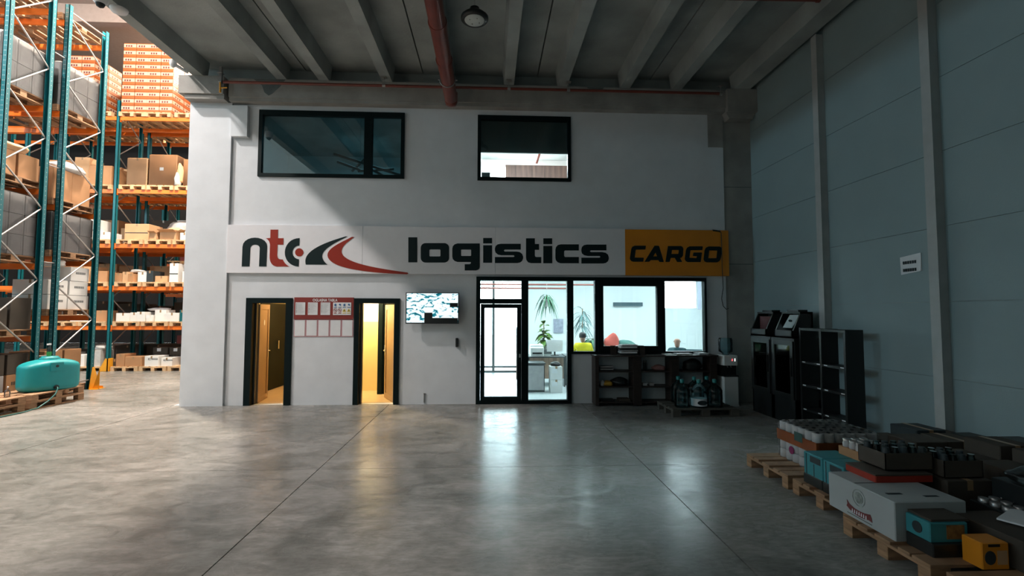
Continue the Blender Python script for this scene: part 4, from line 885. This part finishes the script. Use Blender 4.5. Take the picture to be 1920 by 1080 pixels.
# ================================================================ TANK ON PALLETS
near_pallet(-8.90, 10.02, 0, 'lower wooden pallet under the turquoise tank, farther end', .0, 'pallets under the tank')
near_pallet(-8.90, 10.02, .144, 'upper wooden pallet under the turquoise tank, farther end', .03, 'pallets under the tank')
near_pallet(-8.92, 8.76, 0, 'lower wooden pallet at near end of the tank stack', .02, 'pallets under the tank')
near_pallet(-8.92, 8.76, .144, 'upper wooden pallet at near end of the tank stack', -.02, 'pallets under the tank')
tk = thing('plastic_tank', 'turquoise plastic tank with round lid lying on stacked pallets', 'tank', (-8.76, 10.08, .288), radians(-25))
import bmesh
bm = bmesh.new(); bmesh.ops.create_cube(bm, size=1); bmesh.ops.subdivide_edges(bm, edges=bm.edges[:], cuts=11, use_grid_fill=True)
for v in bm.verts:
    x, y, z = v.co*2
    f = lambda a: math.copysign(abs(a)**.9, a)
    # superellipsoid-like rounding with a domed lid
    rr0 = max(abs(x), abs(y)); q = (abs(x)**3.2+abs(y)**3.2)**(1/3.2); q = rr0/q if q > 0 else 1; x, y = x*q, y*q
    e_ = (max(rr0, 1e-6)**9+abs(z)**9)**(1/9)/max(rr0, abs(z), 1e-6); x, y, z = x/e_, y/e_, z/e_
    dome = max(0, z)*.30*(y*y*1.0+x*x*.5)
    v.co = Vector((x*.27, y*.46, (z-dome)*.31+.31))
me = bpy.data.meshes.new('tank_body'); bm.to_mesh(me); bm.free(); me.materials.append(m_tank)
for p in me.polygons: p.use_smooth = True
o = bpy.data.objects.new('tank_body', me); COL.objects.link(o); o.parent = tk
MB().lathe([(.15, -.02), (.16, .03), (.13, .035), (.13, .055), (.05, .06)], (.0, .0, .605), 24).out('lid', m_tank, tk)
MB().box(.18, .285, -.10, .10, .39, .55).out('pump_recess', m_tank, tk); MB().tube((.28, .0, .48), (.292, .0, .48), .026).out('filler_port', m_black, tk)
MB().tube((.24, .0, .07), (.30, .0, .07), .04).tube((.30, 0, .07), (.32, 0, .07), .025).out('drain_valve', m_black, tk)
hp = [(-8.47, 9.945, .355), (-8.44, 9.92, .33), (-8.42, 9.85, .24), (-8.42, 9.7, .13), (-8.42, 9.5, .04), (-8.43, 9.2, .015), (-8.45, 8.8, .014), (-8.5, 8.4, .014)]
tag(MB().path(hp, .012, 8).out('hose', mat('green_hose', (.01, .10, .09), .3)), 'dark green hose running from the tank valve to the floor', 'hose')
b = thing('spray_bottle', 'clear bottle with green liquid standing on the tank lid', 'bottle', (-8.76, 10.06, .288+.665))
MB().lathe([(.035, 0), (.038, .05), (.038, .09)], n=14).out('liquid', mat('green_liquid', (.03, .25, .06), .3), b); MB().lathe([(.038, .09), (.038, .14), (.015, .19), (.015, .22)], n=14).out('neck', m_wrap, b); MB().cbox((0, -.01, .235), (.03, .07, .03)).out('trigger', m_whitep, b)
b = thing('pump_bottle', 'clear pump bottle on the pallets at near end of tank', 'bottle', (-8.72, 9.22, .288))
MB().lathe([(.04, 0), (.042, .08), (.035, .12), (.012, .14), (.012, .16)], n=14).out('body', m_wrap, b); MB().tube((0, 0, .16), (0, 0, .19), .006).tube((0, 0, .19), (.04, -.02, .185), .007).out('pump', m_whitep, b)
# ================================================================ GOODS AT RIGHT
G = 'pallets at the right wall'
near_pallet(3.72, 5.36, 0, 'pallet half covered by the toilet roll pack', pi/2, G)
near_pallet(3.72, 4.48, 0, 'pallet under the turquoise cartons', pi/2, G)
near_pallet(3.57, 3.58, 0, 'pallet under the big white carton with emblem', pi/2, G)
near_pallet(3.60, 2.70, 0, 'pallet at the lower right under the yellow box', pi/2, G)
for i, y in enumerate((5.3, 4.4, 3.5, 2.6)): near_pallet(4.85, y, 0, 'pallet close against right wall, %s from the bookshelf' % ORD[i], pi/2, G)
# toilet roll pack
tp = thing('toilet_roll_pack', 'large shrink wrapped pack of white toilet rolls on pallet', 'toilet rolls', (3.46, 4.99, .144))
rollm = mat('tissue_white', (.62, .60, .60), .9, noise=.05, scale=20)
rme = MB().lathe([(.018, .094), (.018, .098), (.05, .099), (.056, .094), (.056, .004), (.05, 0), (.018, 0)], n=14).mesh('toilet_roll'); rme.materials.append(rollm)
hole = MB().lathe([(.018, .0985), (.019, .1005)], n=10).mesh('core'); hole.materials.append(m_ink)
for i in range(6):
    for j in range(6):
        for k in range(4):
            if 0 < i and 0 < j < 6 and k < 3: continue
            o = bpy.data.objects.new('toilet_roll', rme); COL.objects.link(o); o.parent = tp; o.location = (.06+.117*i, .06+.114*j, .104*k)
            if k == 3: c = bpy.data.objects.new('roll_core', hole); COL.objects.link(c); c.parent = o
MB().box(-.004, .0, -.002, .69, .20, .32).box(-.004, .72, -.004, -.001, .20, .32).out('printed_band', mat('orange_brown_wrap', (.35, .10, .03), .35, noise=.3, scale=4), tp)
MB().box(-.006, -.004, .22, .36, .26, .36).out('wrap_logo', mat('dark_green_print', (.01, .06, .05), .4), tp)
for y in (.12, .42): MB().prism([(y+.045*cos(a), .13+.045*sin(a)) for a in [2*pi*k/14 for k in range(14)]], -.006, -.002, 'x').out('wrap_dot', mat('purple_print', (.25, .02, .10), .5), tp)
MB().cbox((.355, .345, .21), (.72, .70, .425), .03).out('plastic_film', m_film, tp)
# turquoise cartons
for i in range(2):
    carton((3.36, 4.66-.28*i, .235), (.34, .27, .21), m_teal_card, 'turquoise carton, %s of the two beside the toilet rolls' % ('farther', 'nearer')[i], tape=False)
    c = COL.objects[-1]; 
    MB().box(-.172, -.170, -.11, .04, .13, .19).out('front_label', m_ink, c); MB().box(-.1725, -.170, -.02, -.01, 0, .12).box(-.1725, -.17, .09, .10, 0, .2).out('printed_lines', m_ink, c)
for i in range(2): carton((3.36, 4.66-.28*i, .144), (.36, .27, .09), m_black, 'flat black tray under the %s turquoise carton' % ('farther', 'nearer')[i], tape=False)
# jar cases between the rolls and cardboard box
def jar_case(x, y, z, label, nx=3, ny=3, m=m_gw):
    t = thing('jar_case', label, 'jar case', (x, y, z))
    MB().cbox((0, 0, .04), (.085*nx+.02, .085*ny+.02, .08), .004).out('tray', m_card, t)
    for i in range(nx):
        for j in range(ny):
            c = ((i-(nx-1)/2)*.085, (j-(ny-1)/2)*.085, .01)
            jr = MB().lathe([(.035, 0), (.038, .02), (.038, .11), (.03, .125)], c, 12).out('jar', m, t); MB().lathe([(.036, .125), (.036, .145), (.03, .147)], c, 12).out('jar_lid', m_steel, jr)
    return t
jar_case(3.62, 4.56, .445, 'case of pale jars stacked on the turquoise cartons', 3, 3); 
carton((3.66, 4.5, .144), (.24, .5, .30), m_cardd, 'dark carton supporting the case of pale jars', tape=False)
# brown boxes with dark bottles on top, red tray, white carton with emblem
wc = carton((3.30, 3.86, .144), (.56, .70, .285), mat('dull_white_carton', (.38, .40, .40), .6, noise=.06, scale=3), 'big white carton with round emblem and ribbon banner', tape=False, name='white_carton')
MB().box(-.27, .27, .05, .06, .2855, .287).box(-.2, -.08, -.2, -.17, .2855, .287).box(.05, .16, -.26, -.23, .2855, .287).out('top_flap_gap', m_ink, wc)
m_gold = mat('emblem_grey', (.30, .33, .30), .6, noise=.5, scale=30)
def disc(y, z, r0, r1, m, nm, x=-.282):
    q = MB()
    for k in range(24):
        a0, a1 = 2*pi*k/24, 2*pi*(k+1)/24
        q.prism([(y+r0*cos(a0), z+r0*sin(a0)), (y+r0*cos(a1), z+r0*sin(a1)), (y+r1*cos(a1), z+r1*sin(a1)), (y+r1*cos(a0), z+r1*sin(a0))], x-.001, -.28, 'x')
    q.out(nm, m, wc)
disc(0.0, .185, .062, .068, m_gold, 'emblem_ring'); disc(0.0, .185, .0, .045, m_gold, 'emblem_medallion')
bn = [(-.13, .075), (-.115, .10), (-.10, .095), (-.05, .085), (0, .082), (.05, .085), (.10, .10), (.13, .125), (.125, .095), (.135, .075), (.10, .055), (.05, .04), (0, .037), (-.05, .04), (-.10, .05), (-.135, .045)]
MB().prism(bn, -.2835, -.28, 'x').out('emblem_ribbon', m_maroon, wc)
q = MB()
for i in range(7): q.prism([(-.08+.024*i, .047), (-.068+.024*i, .047), (-.072+.024*i, .074), (-.078+.024*i, .074)], -.285, -.2835, 'x')
q.out('ribbon_lettering', m_whitep, wc); MB().box(-.282, -.28, -.13, .13, .022, .026).out('print_line', m_ink, wc)
rt_ = carton((3.46, 4.08, .43), (.50, .34, .055), m_signred, 'shallow red edged tray box on the white carton', tape=False, name='tray_box'); MB().cbox((0, 0, .06), (.50, .34, .012)).out('top_sheet', m_cardd, rt_)
def bottle_box(x, y, z, label, nx=5, ny=3, d=(.42, .3, .14), mm=m_cardd):
    t = thing('bottle_carton', label, 'box', (x, y, z)); a, b = d[0]/2, d[1]/2
    MB().box(-a, a, -b, -b+.006, 0, d[2]).box(-a, a, b-.006, b, 0, d[2]).box(-a, -a+.006, -b, b, 0, d[2]).box(a-.006, a, -b, b, 0, d[2]).box(-a, a, -b, b, 0, .006).out('tray', mm, t)
    for i in range(nx):
        for j in range(ny):
            c = (-a+.05+(d[0]-.1)*i/(nx-1), -b+.05+(d[1]-.1)*j/(ny-1), .01)
            MB().lathe([(.03, 0), (.03, d[2]-.01), (.024, d[2]+.01), (.024, d[2]+.03)], c, 10).out('bottle', m_bottle if (i+j) % 2 else m_ink, t)
    return t
bottle_box(3.56, 4.12, .51, 'brown tray of dark bottles on the red edged box')
bottle_box(3.98, 4.06, .46, 'brown tray of dark bottles right of the red box', 4, 3, (.34, .3, .14))
carton((3.98, 4.06, .144), (.4, .4, .31), m_cardd, 'dark carton under the right tray of bottles')
carton((3.23, 3.38, .144), (.30, .22, .09), m_black, 'black film wrapped tray under the turquoise display box', tape=False)
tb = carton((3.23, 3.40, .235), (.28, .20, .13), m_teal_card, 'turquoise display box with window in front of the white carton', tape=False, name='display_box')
MB().cbox((.03, .03, .138), (.28, .22, .016)).out('brown_top', m_cardd, tb); MB().box(-.02, .11, -.104, -.10, .02, .115).out('window', mat('amber_biscuit', (.30, .14, .04), .6, noise=.5, scale=20), tb)
MB().prism([(0+.04*cos(a), .065+.04*sin(a)) for a in [2*pi*k/16 for k in range(16)]], -.144, -.14, 'x').out('round_logo', m_ink, tb)
yb = carton((3.36, 3.18, .144), (.19, .14, .17), m_amber, 'yellow box with dark round logo at the lower right', tape=False, name='yellow_box')
MB().prism([(-.04+.038*cos(a), .075+.045*sin(a)) for a in [2*pi*k/18 for k in range(18)]], -.074, -.07).out('round_logo', m_ink, yb); MB().box(-.05, .03, -.073, -.07, .145, .162).out('handle_slot', m_dark, yb); MB().box(.01, .08, -.073, -.07, .03, .12).out('pale_print', m_card2, yb)
carton((3.66, 3.30, .144), (.34, .5, .2), m_cardd, 'dark brown carton behind the yellow box', tape=False)
# dark stock behind
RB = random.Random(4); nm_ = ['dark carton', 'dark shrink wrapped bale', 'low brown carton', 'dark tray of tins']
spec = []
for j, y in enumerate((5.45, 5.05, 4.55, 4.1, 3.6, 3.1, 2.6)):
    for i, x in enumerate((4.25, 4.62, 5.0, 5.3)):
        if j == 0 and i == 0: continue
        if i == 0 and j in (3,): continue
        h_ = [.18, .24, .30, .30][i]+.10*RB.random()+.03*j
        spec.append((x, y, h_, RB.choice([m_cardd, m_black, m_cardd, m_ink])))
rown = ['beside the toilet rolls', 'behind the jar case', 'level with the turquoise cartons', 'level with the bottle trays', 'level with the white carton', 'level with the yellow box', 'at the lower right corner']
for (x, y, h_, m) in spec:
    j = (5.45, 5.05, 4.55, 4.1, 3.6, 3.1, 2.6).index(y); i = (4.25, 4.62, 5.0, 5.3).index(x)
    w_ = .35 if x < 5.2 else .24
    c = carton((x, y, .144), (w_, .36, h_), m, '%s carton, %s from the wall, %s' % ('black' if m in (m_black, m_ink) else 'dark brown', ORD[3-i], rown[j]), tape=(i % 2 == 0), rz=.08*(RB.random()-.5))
tin = thing('tin_tray', 'tray of small silver topped tins among the dark cartons', 'tins', (4.02, 3.62, .144))
MB().cbox((0, 0, .1), (.3, .3, .2), .005).out('tray', m_black, tin)
for i in range(3):
    for j in range(3): MB().lathe([(.035, .2), (.035, .23), (.03, .232)], (-.09+.09*i, -.09+.09*j, 0), 12).out('tin', m_steel, tin)
tag(MB().cbox((0, 0, .006), (.34, .30, .012)).out('white_sheet', m_whitep, None, (3.86, 3.30, .36), .5), 'white card lying on dark cartons at the right', 'card')
carton((3.95, 3.28, .144), (.2, .3, .214), m_cardd, 'dark carton under the white card', tape=False)
tag(MB().cbox((0, 0, .006), (.24, .3, .012)).out('grey_sheet', m_gw, None, (4.45, 3.35, .62), -.4), 'pale grey card near the right edge of the stock', 'card')
lump('plastic_wrap_heap', (4.25, 3.6, .52), (.4, .3, .14), m_wrap, 'crumpled clear plastic wrap glinting on the dark cartons', 'plastic wrap', 31)
# ================================================================ OFFICE
def desk(x0, x1, y0, y1, label):
    t = thing('desk', label, 'desk'); MB().box(x0, x1, y0, y1, .72, .75).out('desktop', m_alu, t)
    MB().box(x0, x0+.03, y0+.03, y1-.03, 0, .72).out('side_panel', m_alu, t); MB().box(x1-.03, x1, y0+.03, y1-.03, 0, .72).out('side_panel', m_alu, t); MB().box(x0+.03, x1-.03, y0+.05, y0+.07, .2, .72).out('modesty_panel', m_oak, t)
    return t
desk(.98, 1.9, 11.95, 12.7, 'grey office desk behind the glass side panel')
desk(1.95, 4.0, 12.2, 12.9, 'office desk in front of the person in yellow')
desk(4.1, 5.3, 11.9, 12.6, 'office desk behind the third window pane')
cb_ = thing('counter_cabinet', 'grey reception cabinet behind the side glass panel', 'cabinet', (1.30, 11.2, 0))
MB().box(-.48, 0, 0, .5, 0, .64).box(-.50, .02, -.02, .52, .64, .67).out('body', m_alu, cb_); MB().box(-.46, -.02, -.01, 0, .05, .61).out('front_panel', m_gw, cb_)
pr = thing('printer', 'white office printer on the desk behind the glass side panel', 'printer', (1.22, 12.3, .75))
MB().cbox((0, 0, .11), (.34, .36, .22), .02).out('body', m_white, pr); MB().cbox((0, .02, .25), (.32, .3, .06), .015).out('scanner_lid', m_whitep, pr); MB().box(-.12, .12, -.20, -.18, .05, .09).out('paper_slot', m_black, pr)
for i in range(2): carton((1.56, 11.25, .30*i), (.28, .3, .295), m_white, '%s white archive box behind the side glass panel' % ('lower', 'upper')[i], prt='label')
lump('black_cables', (1.56, 11.25, .60), (.26, .2, .12), m_black, 'tangle of black cables on the archive boxes', 'cables', 41)
mn = thing('monitor', 'computer monitor on the desk behind side glass', 'monitor', (1.68, 12.25, .75))
MB().box(-.20, .20, 0, .03, .1, .4).out('screen', m_whitep, mn); MB().box(-.02, .02, .0, .03, 0, .1).box(-.1, .1, -.06, .1, 0, .01).out('stand', m_black, mn)
ps = thing('wall_poster', 'pale grey poster on the bright office wall', 'poster'); p0, p1 = atY(1038, 598, 14.86), atY(1056, 624, 14.86); MB().box(p0.x, p1.x, 14.85, 14.88, p1.z, p0.z).out('sheet', mat('poster_print', (.35, .36, .45), .6, noise=.3, scale=12), ps)
ac = thing('air_conditioner', 'long slim dark grille high on the bright office wall', 'air conditioner'); p0, p1 = atY(1150, 567, 14.86), atY(1204, 574, 14.86); MB().box(p0.x, p1.x, 14.80, 14.9, p1.z, p0.z).out('grille', mat('slate_grille', (.05, .09, .11), .5), ac)
for i, yy in enumerate((533, 540)):
    a = atY(890, yy, 13.2); tag(MB().tube((-1.35, 13.2, a.z), (3.0-.8*i, 13.2, a.z), .022, 8).out('office_pipe', m_pipe), '%s thin red pipe running below the office ceiling' % ('upper', 'lower')[i], 'pipe')
def plant(c, label, n, L, z0, droop, m, pot=True, w_=.05, seed=0, stem=.3, hang=False):
    r = random.Random(seed); t = thing('potted_plant', label, 'plant', c)
    if pot: MB().lathe([(.08, 0), (.11, .18), (.12, .2), (.1, .2)], n=14).out('pot', m_white, t)
    MB().tube((0, 0, .18), (0, 0, z0), .012, 6).out('stem', m_woodp, t)
    q = MB()
    for i in range(n):
        a = r.random()*2*pi; l = L*(.6+.5*r.random()); zz_ = z0*(1-stem*r.random()); up_ = .9-1.2*r.random(); pts = []
        for k in range(5):
            s_ = k/4; rr_ = l*s_; z_ = zz_+up_*l*s_-droop*l*s_*s_; hw = w_*sin(pi*min(.97, s_*.85+.12))
            pts.append((Vector((rr_*cos(a), rr_*sin(a), z_)), Vector((-sin(a), cos(a), .2))*hw))
        for k in range(4): q.add([pts[k][0]-pts[k][1], pts[k+1][0]-pts[k+1][1], pts[k+1][0]+pts[k+1][1], pts[k][0]+pts[k][1]], [(0, 1, 2, 3)])
    stuff(q.out('foliage', m, t, fix=False)); return t
plant((2.66, 13.6, 0), 'tall slender palm plant behind the person in yellow', 60, .42, 1.95, 1.0, m_leafp, seed=1, w_=.018)
plant((2.72, 12.55, .75), 'bushy green pot plant on desk behind the person in yellow', 80, .36, .42, 1.0, m_leaf, seed=2, w_=.035, stem=.6)
plant((1.58, 13.8, .8), 'green leafy plant standing near the office back window', 34, .3, .75, .6, mat('yellow_green_leaf', (.10, .20, .03), .5, noise=.5, scale=5), seed=3, w_=.07, stem=.9)
hg = plant((1.52, 12.6, 2.0), 'hanging spider plant suspended behind the side glass panel', 60, .34, .3, 1.8, m_leaf, seed=4, w_=.016); MB().tube((0, 0, .3), (0, 0, 1.2), .004, 5).out('hanging_cord', m_white, hg)
st = simple('side_table', (1.58, 13.8, 0), (.4, .4, .8), m_alu, 'square grey plinth carrying the leafy plant', 'stand')
lump('red_cloth_pile', (3.22, 12.45, .75), (.42, .3, .66), mat('red_cloth', (.45, .08, .06), .8), 'red bundle on the desk seen through middle pane', 'bundle', 51)
lump('green_cloth_pile', (3.58, 12.5, .75), (.62, .3, .48), mat('green_cloth', (.05, .14, .12), .8), 'green bundle beside the red one behind middle pane', 'bundle', 52)
lump('grey_paper_pile', (3.35, 12.29, .75), (.9, .14, .30), m_rope, 'pale crumpled papers in front of the bundles on the desk', 'papers', 53)
# people: one skinned surface each
def figure(name, label, loc, rz, pts, edges, radii, m, cols):
    t = thing(name, label, 'person', loc, rz)
    def skin(nm, ids, mt, root):
        idx = {k: i for i, k in enumerate(ids)}; me = bpy.data.meshes.new(nm)
        me.from_pydata([pts[k] for k in ids], [(idx[a], idx[b]) for a, b in edges if a in idx and b in idx], [])
        o = bpy.data.objects.new(nm, me); COL.objects.link(o)
        o.modifiers.new('s', 'SKIN'); o.modifiers.new('u', 'SUBSURF').levels = 2
        for k in ids: me.skin_vertices[0].data[idx[k]].radius = radii[k]
        me.skin_vertices[0].data[idx[root]].use_root = True
        dg = bpy.context.evaluated_depsgraph_get(); dg.update()
        nm2 = bpy.data.meshes.new_from_object(o.evaluated_get(dg)); bpy.data.objects.remove(o)
        nm2.materials.clear(); nm2.materials.append(mt)
        for p in nm2.polygons: p.use_smooth = True; p.material_index = 0
        n = bpy.data.objects.new(nm, nm2); COL.objects.link(n); n.parent = t; return n
    for nm, ids, mt, root in cols: skin(nm, ids, mt, root)
    return t
def seated(label, loc, rz, shirt, hair_m, bald=False, lean=0):
    P = {'pel': (0, 0, .50), 'wa': (0, .02+lean*.3, .68), 'ch': (0, .04+lean*.6, .88), 'nk': (0, .06+lean, 1.04), 'hb': (0, .08+lean, 1.12), 'hd': (0, .10+lean, 1.20), 'ht': (0, .10+lean, 1.27)}
    Rr = {'pel': (.16, .13), 'wa': (.15, .11), 'ch': (.18, .12), 'nk': (.055, .055), 'hb': (.06, .07), 'hd': (.085, .10), 'ht': (.06, .08)}
    E_ = [('pel', 'wa'), ('wa', 'ch'), ('ch', 'nk'), ('nk', 'hb'), ('hb', 'hd'), ('hd', 'ht')]
    for s, q in ((-1, 'l'), (1, 'r')):
        P.update({q+'sh': (s*.17, .05+lean*.9, .98), q+'el': (s*.24, .14+lean, .76), q+'wr': (s*.17, .40+lean, .78), q+'ha': (s*.15, .48+lean, .78), q+'hi': (s*.10, .05, .48), q+'kn': (s*.14, .48, .50), q+'an': (s*.14, .46, .10), q+'to': (s*.14, .60, .05)})
        Rr.update({q+'sh': (.075, .075), q+'el': (.05, .05), q+'wr': (.03, .03), q+'ha': (.035, .02), q+'hi': (.10, .10), q+'kn': (.065, .065), q+'an': (.04, .04), q+'to': (.035, .03)})
        E_ += [('ch', q+'sh'), (q+'sh', q+'el'), (q+'el', q+'wr'), (q+'wr', q+'ha'), ('pel', q+'hi'), (q+'hi', q+'kn'), (q+'kn', q+'an'), (q+'an', q+'to')]
    f = figure('person', label, loc, rz, P, E_, Rr, None, [('body', ['nk', 'hb', 'hd', 'ht'], m_skin, 'nk'),
        ('shirt', ['ch', 'pel', 'wa', 'nk', 'lsh', 'lel', 'rsh', 'rel'], shirt, 'ch'), ('trousers', ['pel', 'lhi', 'lkn', 'lan', 'rhi', 'rkn', 'ran'], m_jumper, 'pel'),
        ('forearm', ['lel', 'lwr', 'lha'], m_skin, 'lel'), ('forearm', ['rel', 'rwr', 'rha'], m_skin, 'rel'), ('shoe', ['lan', 'lto'], m_black, 'lan'), ('shoe', ['ran', 'rto'], m_black, 'ran')])
    hy = .10+lean
    for s in (-1, 1):
        MB().lathe([(.004, -.012), (.014, -.004), (.014, .012), (.004, .02)], (s*.078, hy, 1.19), 8, .5, 1).out('ear', m_skin, f)
        MB().lathe([(.003, -.009), (.010, 0), (.003, .009)], (s*.03, hy+.082, 1.205), 8).out('eye', m_black, f)
        for k in range(4):   # fingers curl down from the palm edge
            x = s*(.135+.012*k); MB().path([(x, .49+lean, .785), (x, .535+lean+.006*(k % 2), .785), (x, .555+lean, .768)], .007, 6).out('finger', m_skin, f)
        MB().path([(s*.125, .46+lean, .78), (s*.105, .50+lean, .775)], .008, 6).out('thumb', m_skin, f)
    MB().add([(-.012, hy+.085, 1.185), (.012, hy+.085, 1.185), (0, hy+.108, 1.185), (0, hy+.085, 1.215)], [(0, 1, 3), (1, 2, 3), (2, 0, 3), (0, 2, 1)]).out('nose', m_skin, f)
    MB().box(-.02, .02, hy+.078, hy+.086, 1.155, 1.162).out('mouth', m_red, f)
    if not bald:
        MB().lathe([(.088, -.05), (.092, .0), (.085, .045), (.055, .075), (.01, .088)], (0, hy-.012, 1.215), 18, .96, 1.02).out('hair', hair_m, f)
    return f
def chair(loc, rz, label):
    t = thing('office_chair', label, 'chair', loc, rz)
    MB().cbox((0, 0, .39), (.48, .46, .06), .02).out('seat', m_black, t); MB().cbox((0, -.25, .66), (.44, .05, .44), .02).out('backrest', m_jumper, t); MB().tube((0, 0, .08), (0, 0, .37), .025).out('gas_lift', m_steel, t)
    for k in range(5): a = k*2*pi/5; MB().tube((0, 0, .09), (.28*cos(a), .28*sin(a), .05), .016, 8).out('leg', m_black, t); MB().lathe([(.01, 0), (.03, .015), (.03, .035), (.01, .05)], (.28*cos(a), .28*sin(a), 0), 10).out('castor', m_black, t)
    MB().box(-.02, .02, -.26, 0, .35, .38).box(-.02, .02, -.27, -.25, .35, .6).out('back_bar', m_black, t)
    return t
px = atY(1093, 640, 11.65).x
seated('person in yellow shirt seated with back to the window, dark short hair', (px, 11.6, .07), 0, m_shirt, m_hair)
chair((px, 11.58, 0), 0, 'dark office chair under the person in yellow')
px = atY(1268, 650, 11.3).x
seated('bald person in dark jumper seated behind the third pane', (px, 11.25, -.04), -.4, m_jumper, m_hair, True, .08)
chair((px-.02, 11.22, -.04), -.4, 'dark office chair under the person in dark jumper')
px = atY(1296, 660, 11.7).x
chair((px, 11.5, .06), 2.8, 'empty teal backed office chair beside the bald person')
# upper rooms
ct = thing('crossed_bar_lamp', 'pendant lamp of crossing dark bars behind the wide upper window', 'lamp')
OX, OZ = .16, .32
for (x0, z0, x1, z1, y0, y1) in ((-3.45, 5.15, -1.95, 4.82, 11.2, 11.8), (-3.4, 5.0, -2.9, 4.86, 11.3, 11.5), (-3.15, 4.9, -2.6, 5.16, 11.7, 11.2), (-2.9, 4.78, -2.2, 5.02, 11.3, 11.9), (-2.6, 4.86, -2.2, 4.72, 11.5, 11.9)):
    MB().tube((x0-.35+OX, y0, z0+.06+OZ), (x1-.35+OX, y1, z1+.06+OZ), .032, 6).out('bar', m_alu, ct)
for x in (-3.1, -2.8): MB().tube((x, 11.5, 5.0), (x, 11.5, 6.5), .004, 5).out('suspension_wire', m_steel, ct)
p0, p1 = atY(948, 309, 13.2), atY(1064, 336, 13.2)
tag(MB().box(p0.x, p1.x+.6, 13.2, 13.26, 3.4, p0.z).out('wooden_partition', mat('brown_wood_grain', (.20, .11, .085), .5, noise=.5, scale=2.2, stretch=(6, 1, .4))), 'wood grained low partition inside the upper right window', 'partition')
a, b = atY(1006, 306, 12.6), atY(1026, 222, 12.0); b.z = 6.5
tag(MB().tube(a, b, .03, 8).out('red_pipe', m_pipe), 'slanting red pipe inside the bright upper right window', 'pipe')
p0 = atY(903, 323, 10.5); p1 = atY(919, 336, 10.5)
tag(MB().box(p0.x, p1.x, 10.5, 10.55, 3.4, p0.z).out('computer_screen', m_frame), 'dark green screen at lower left of upper right window', 'screen')
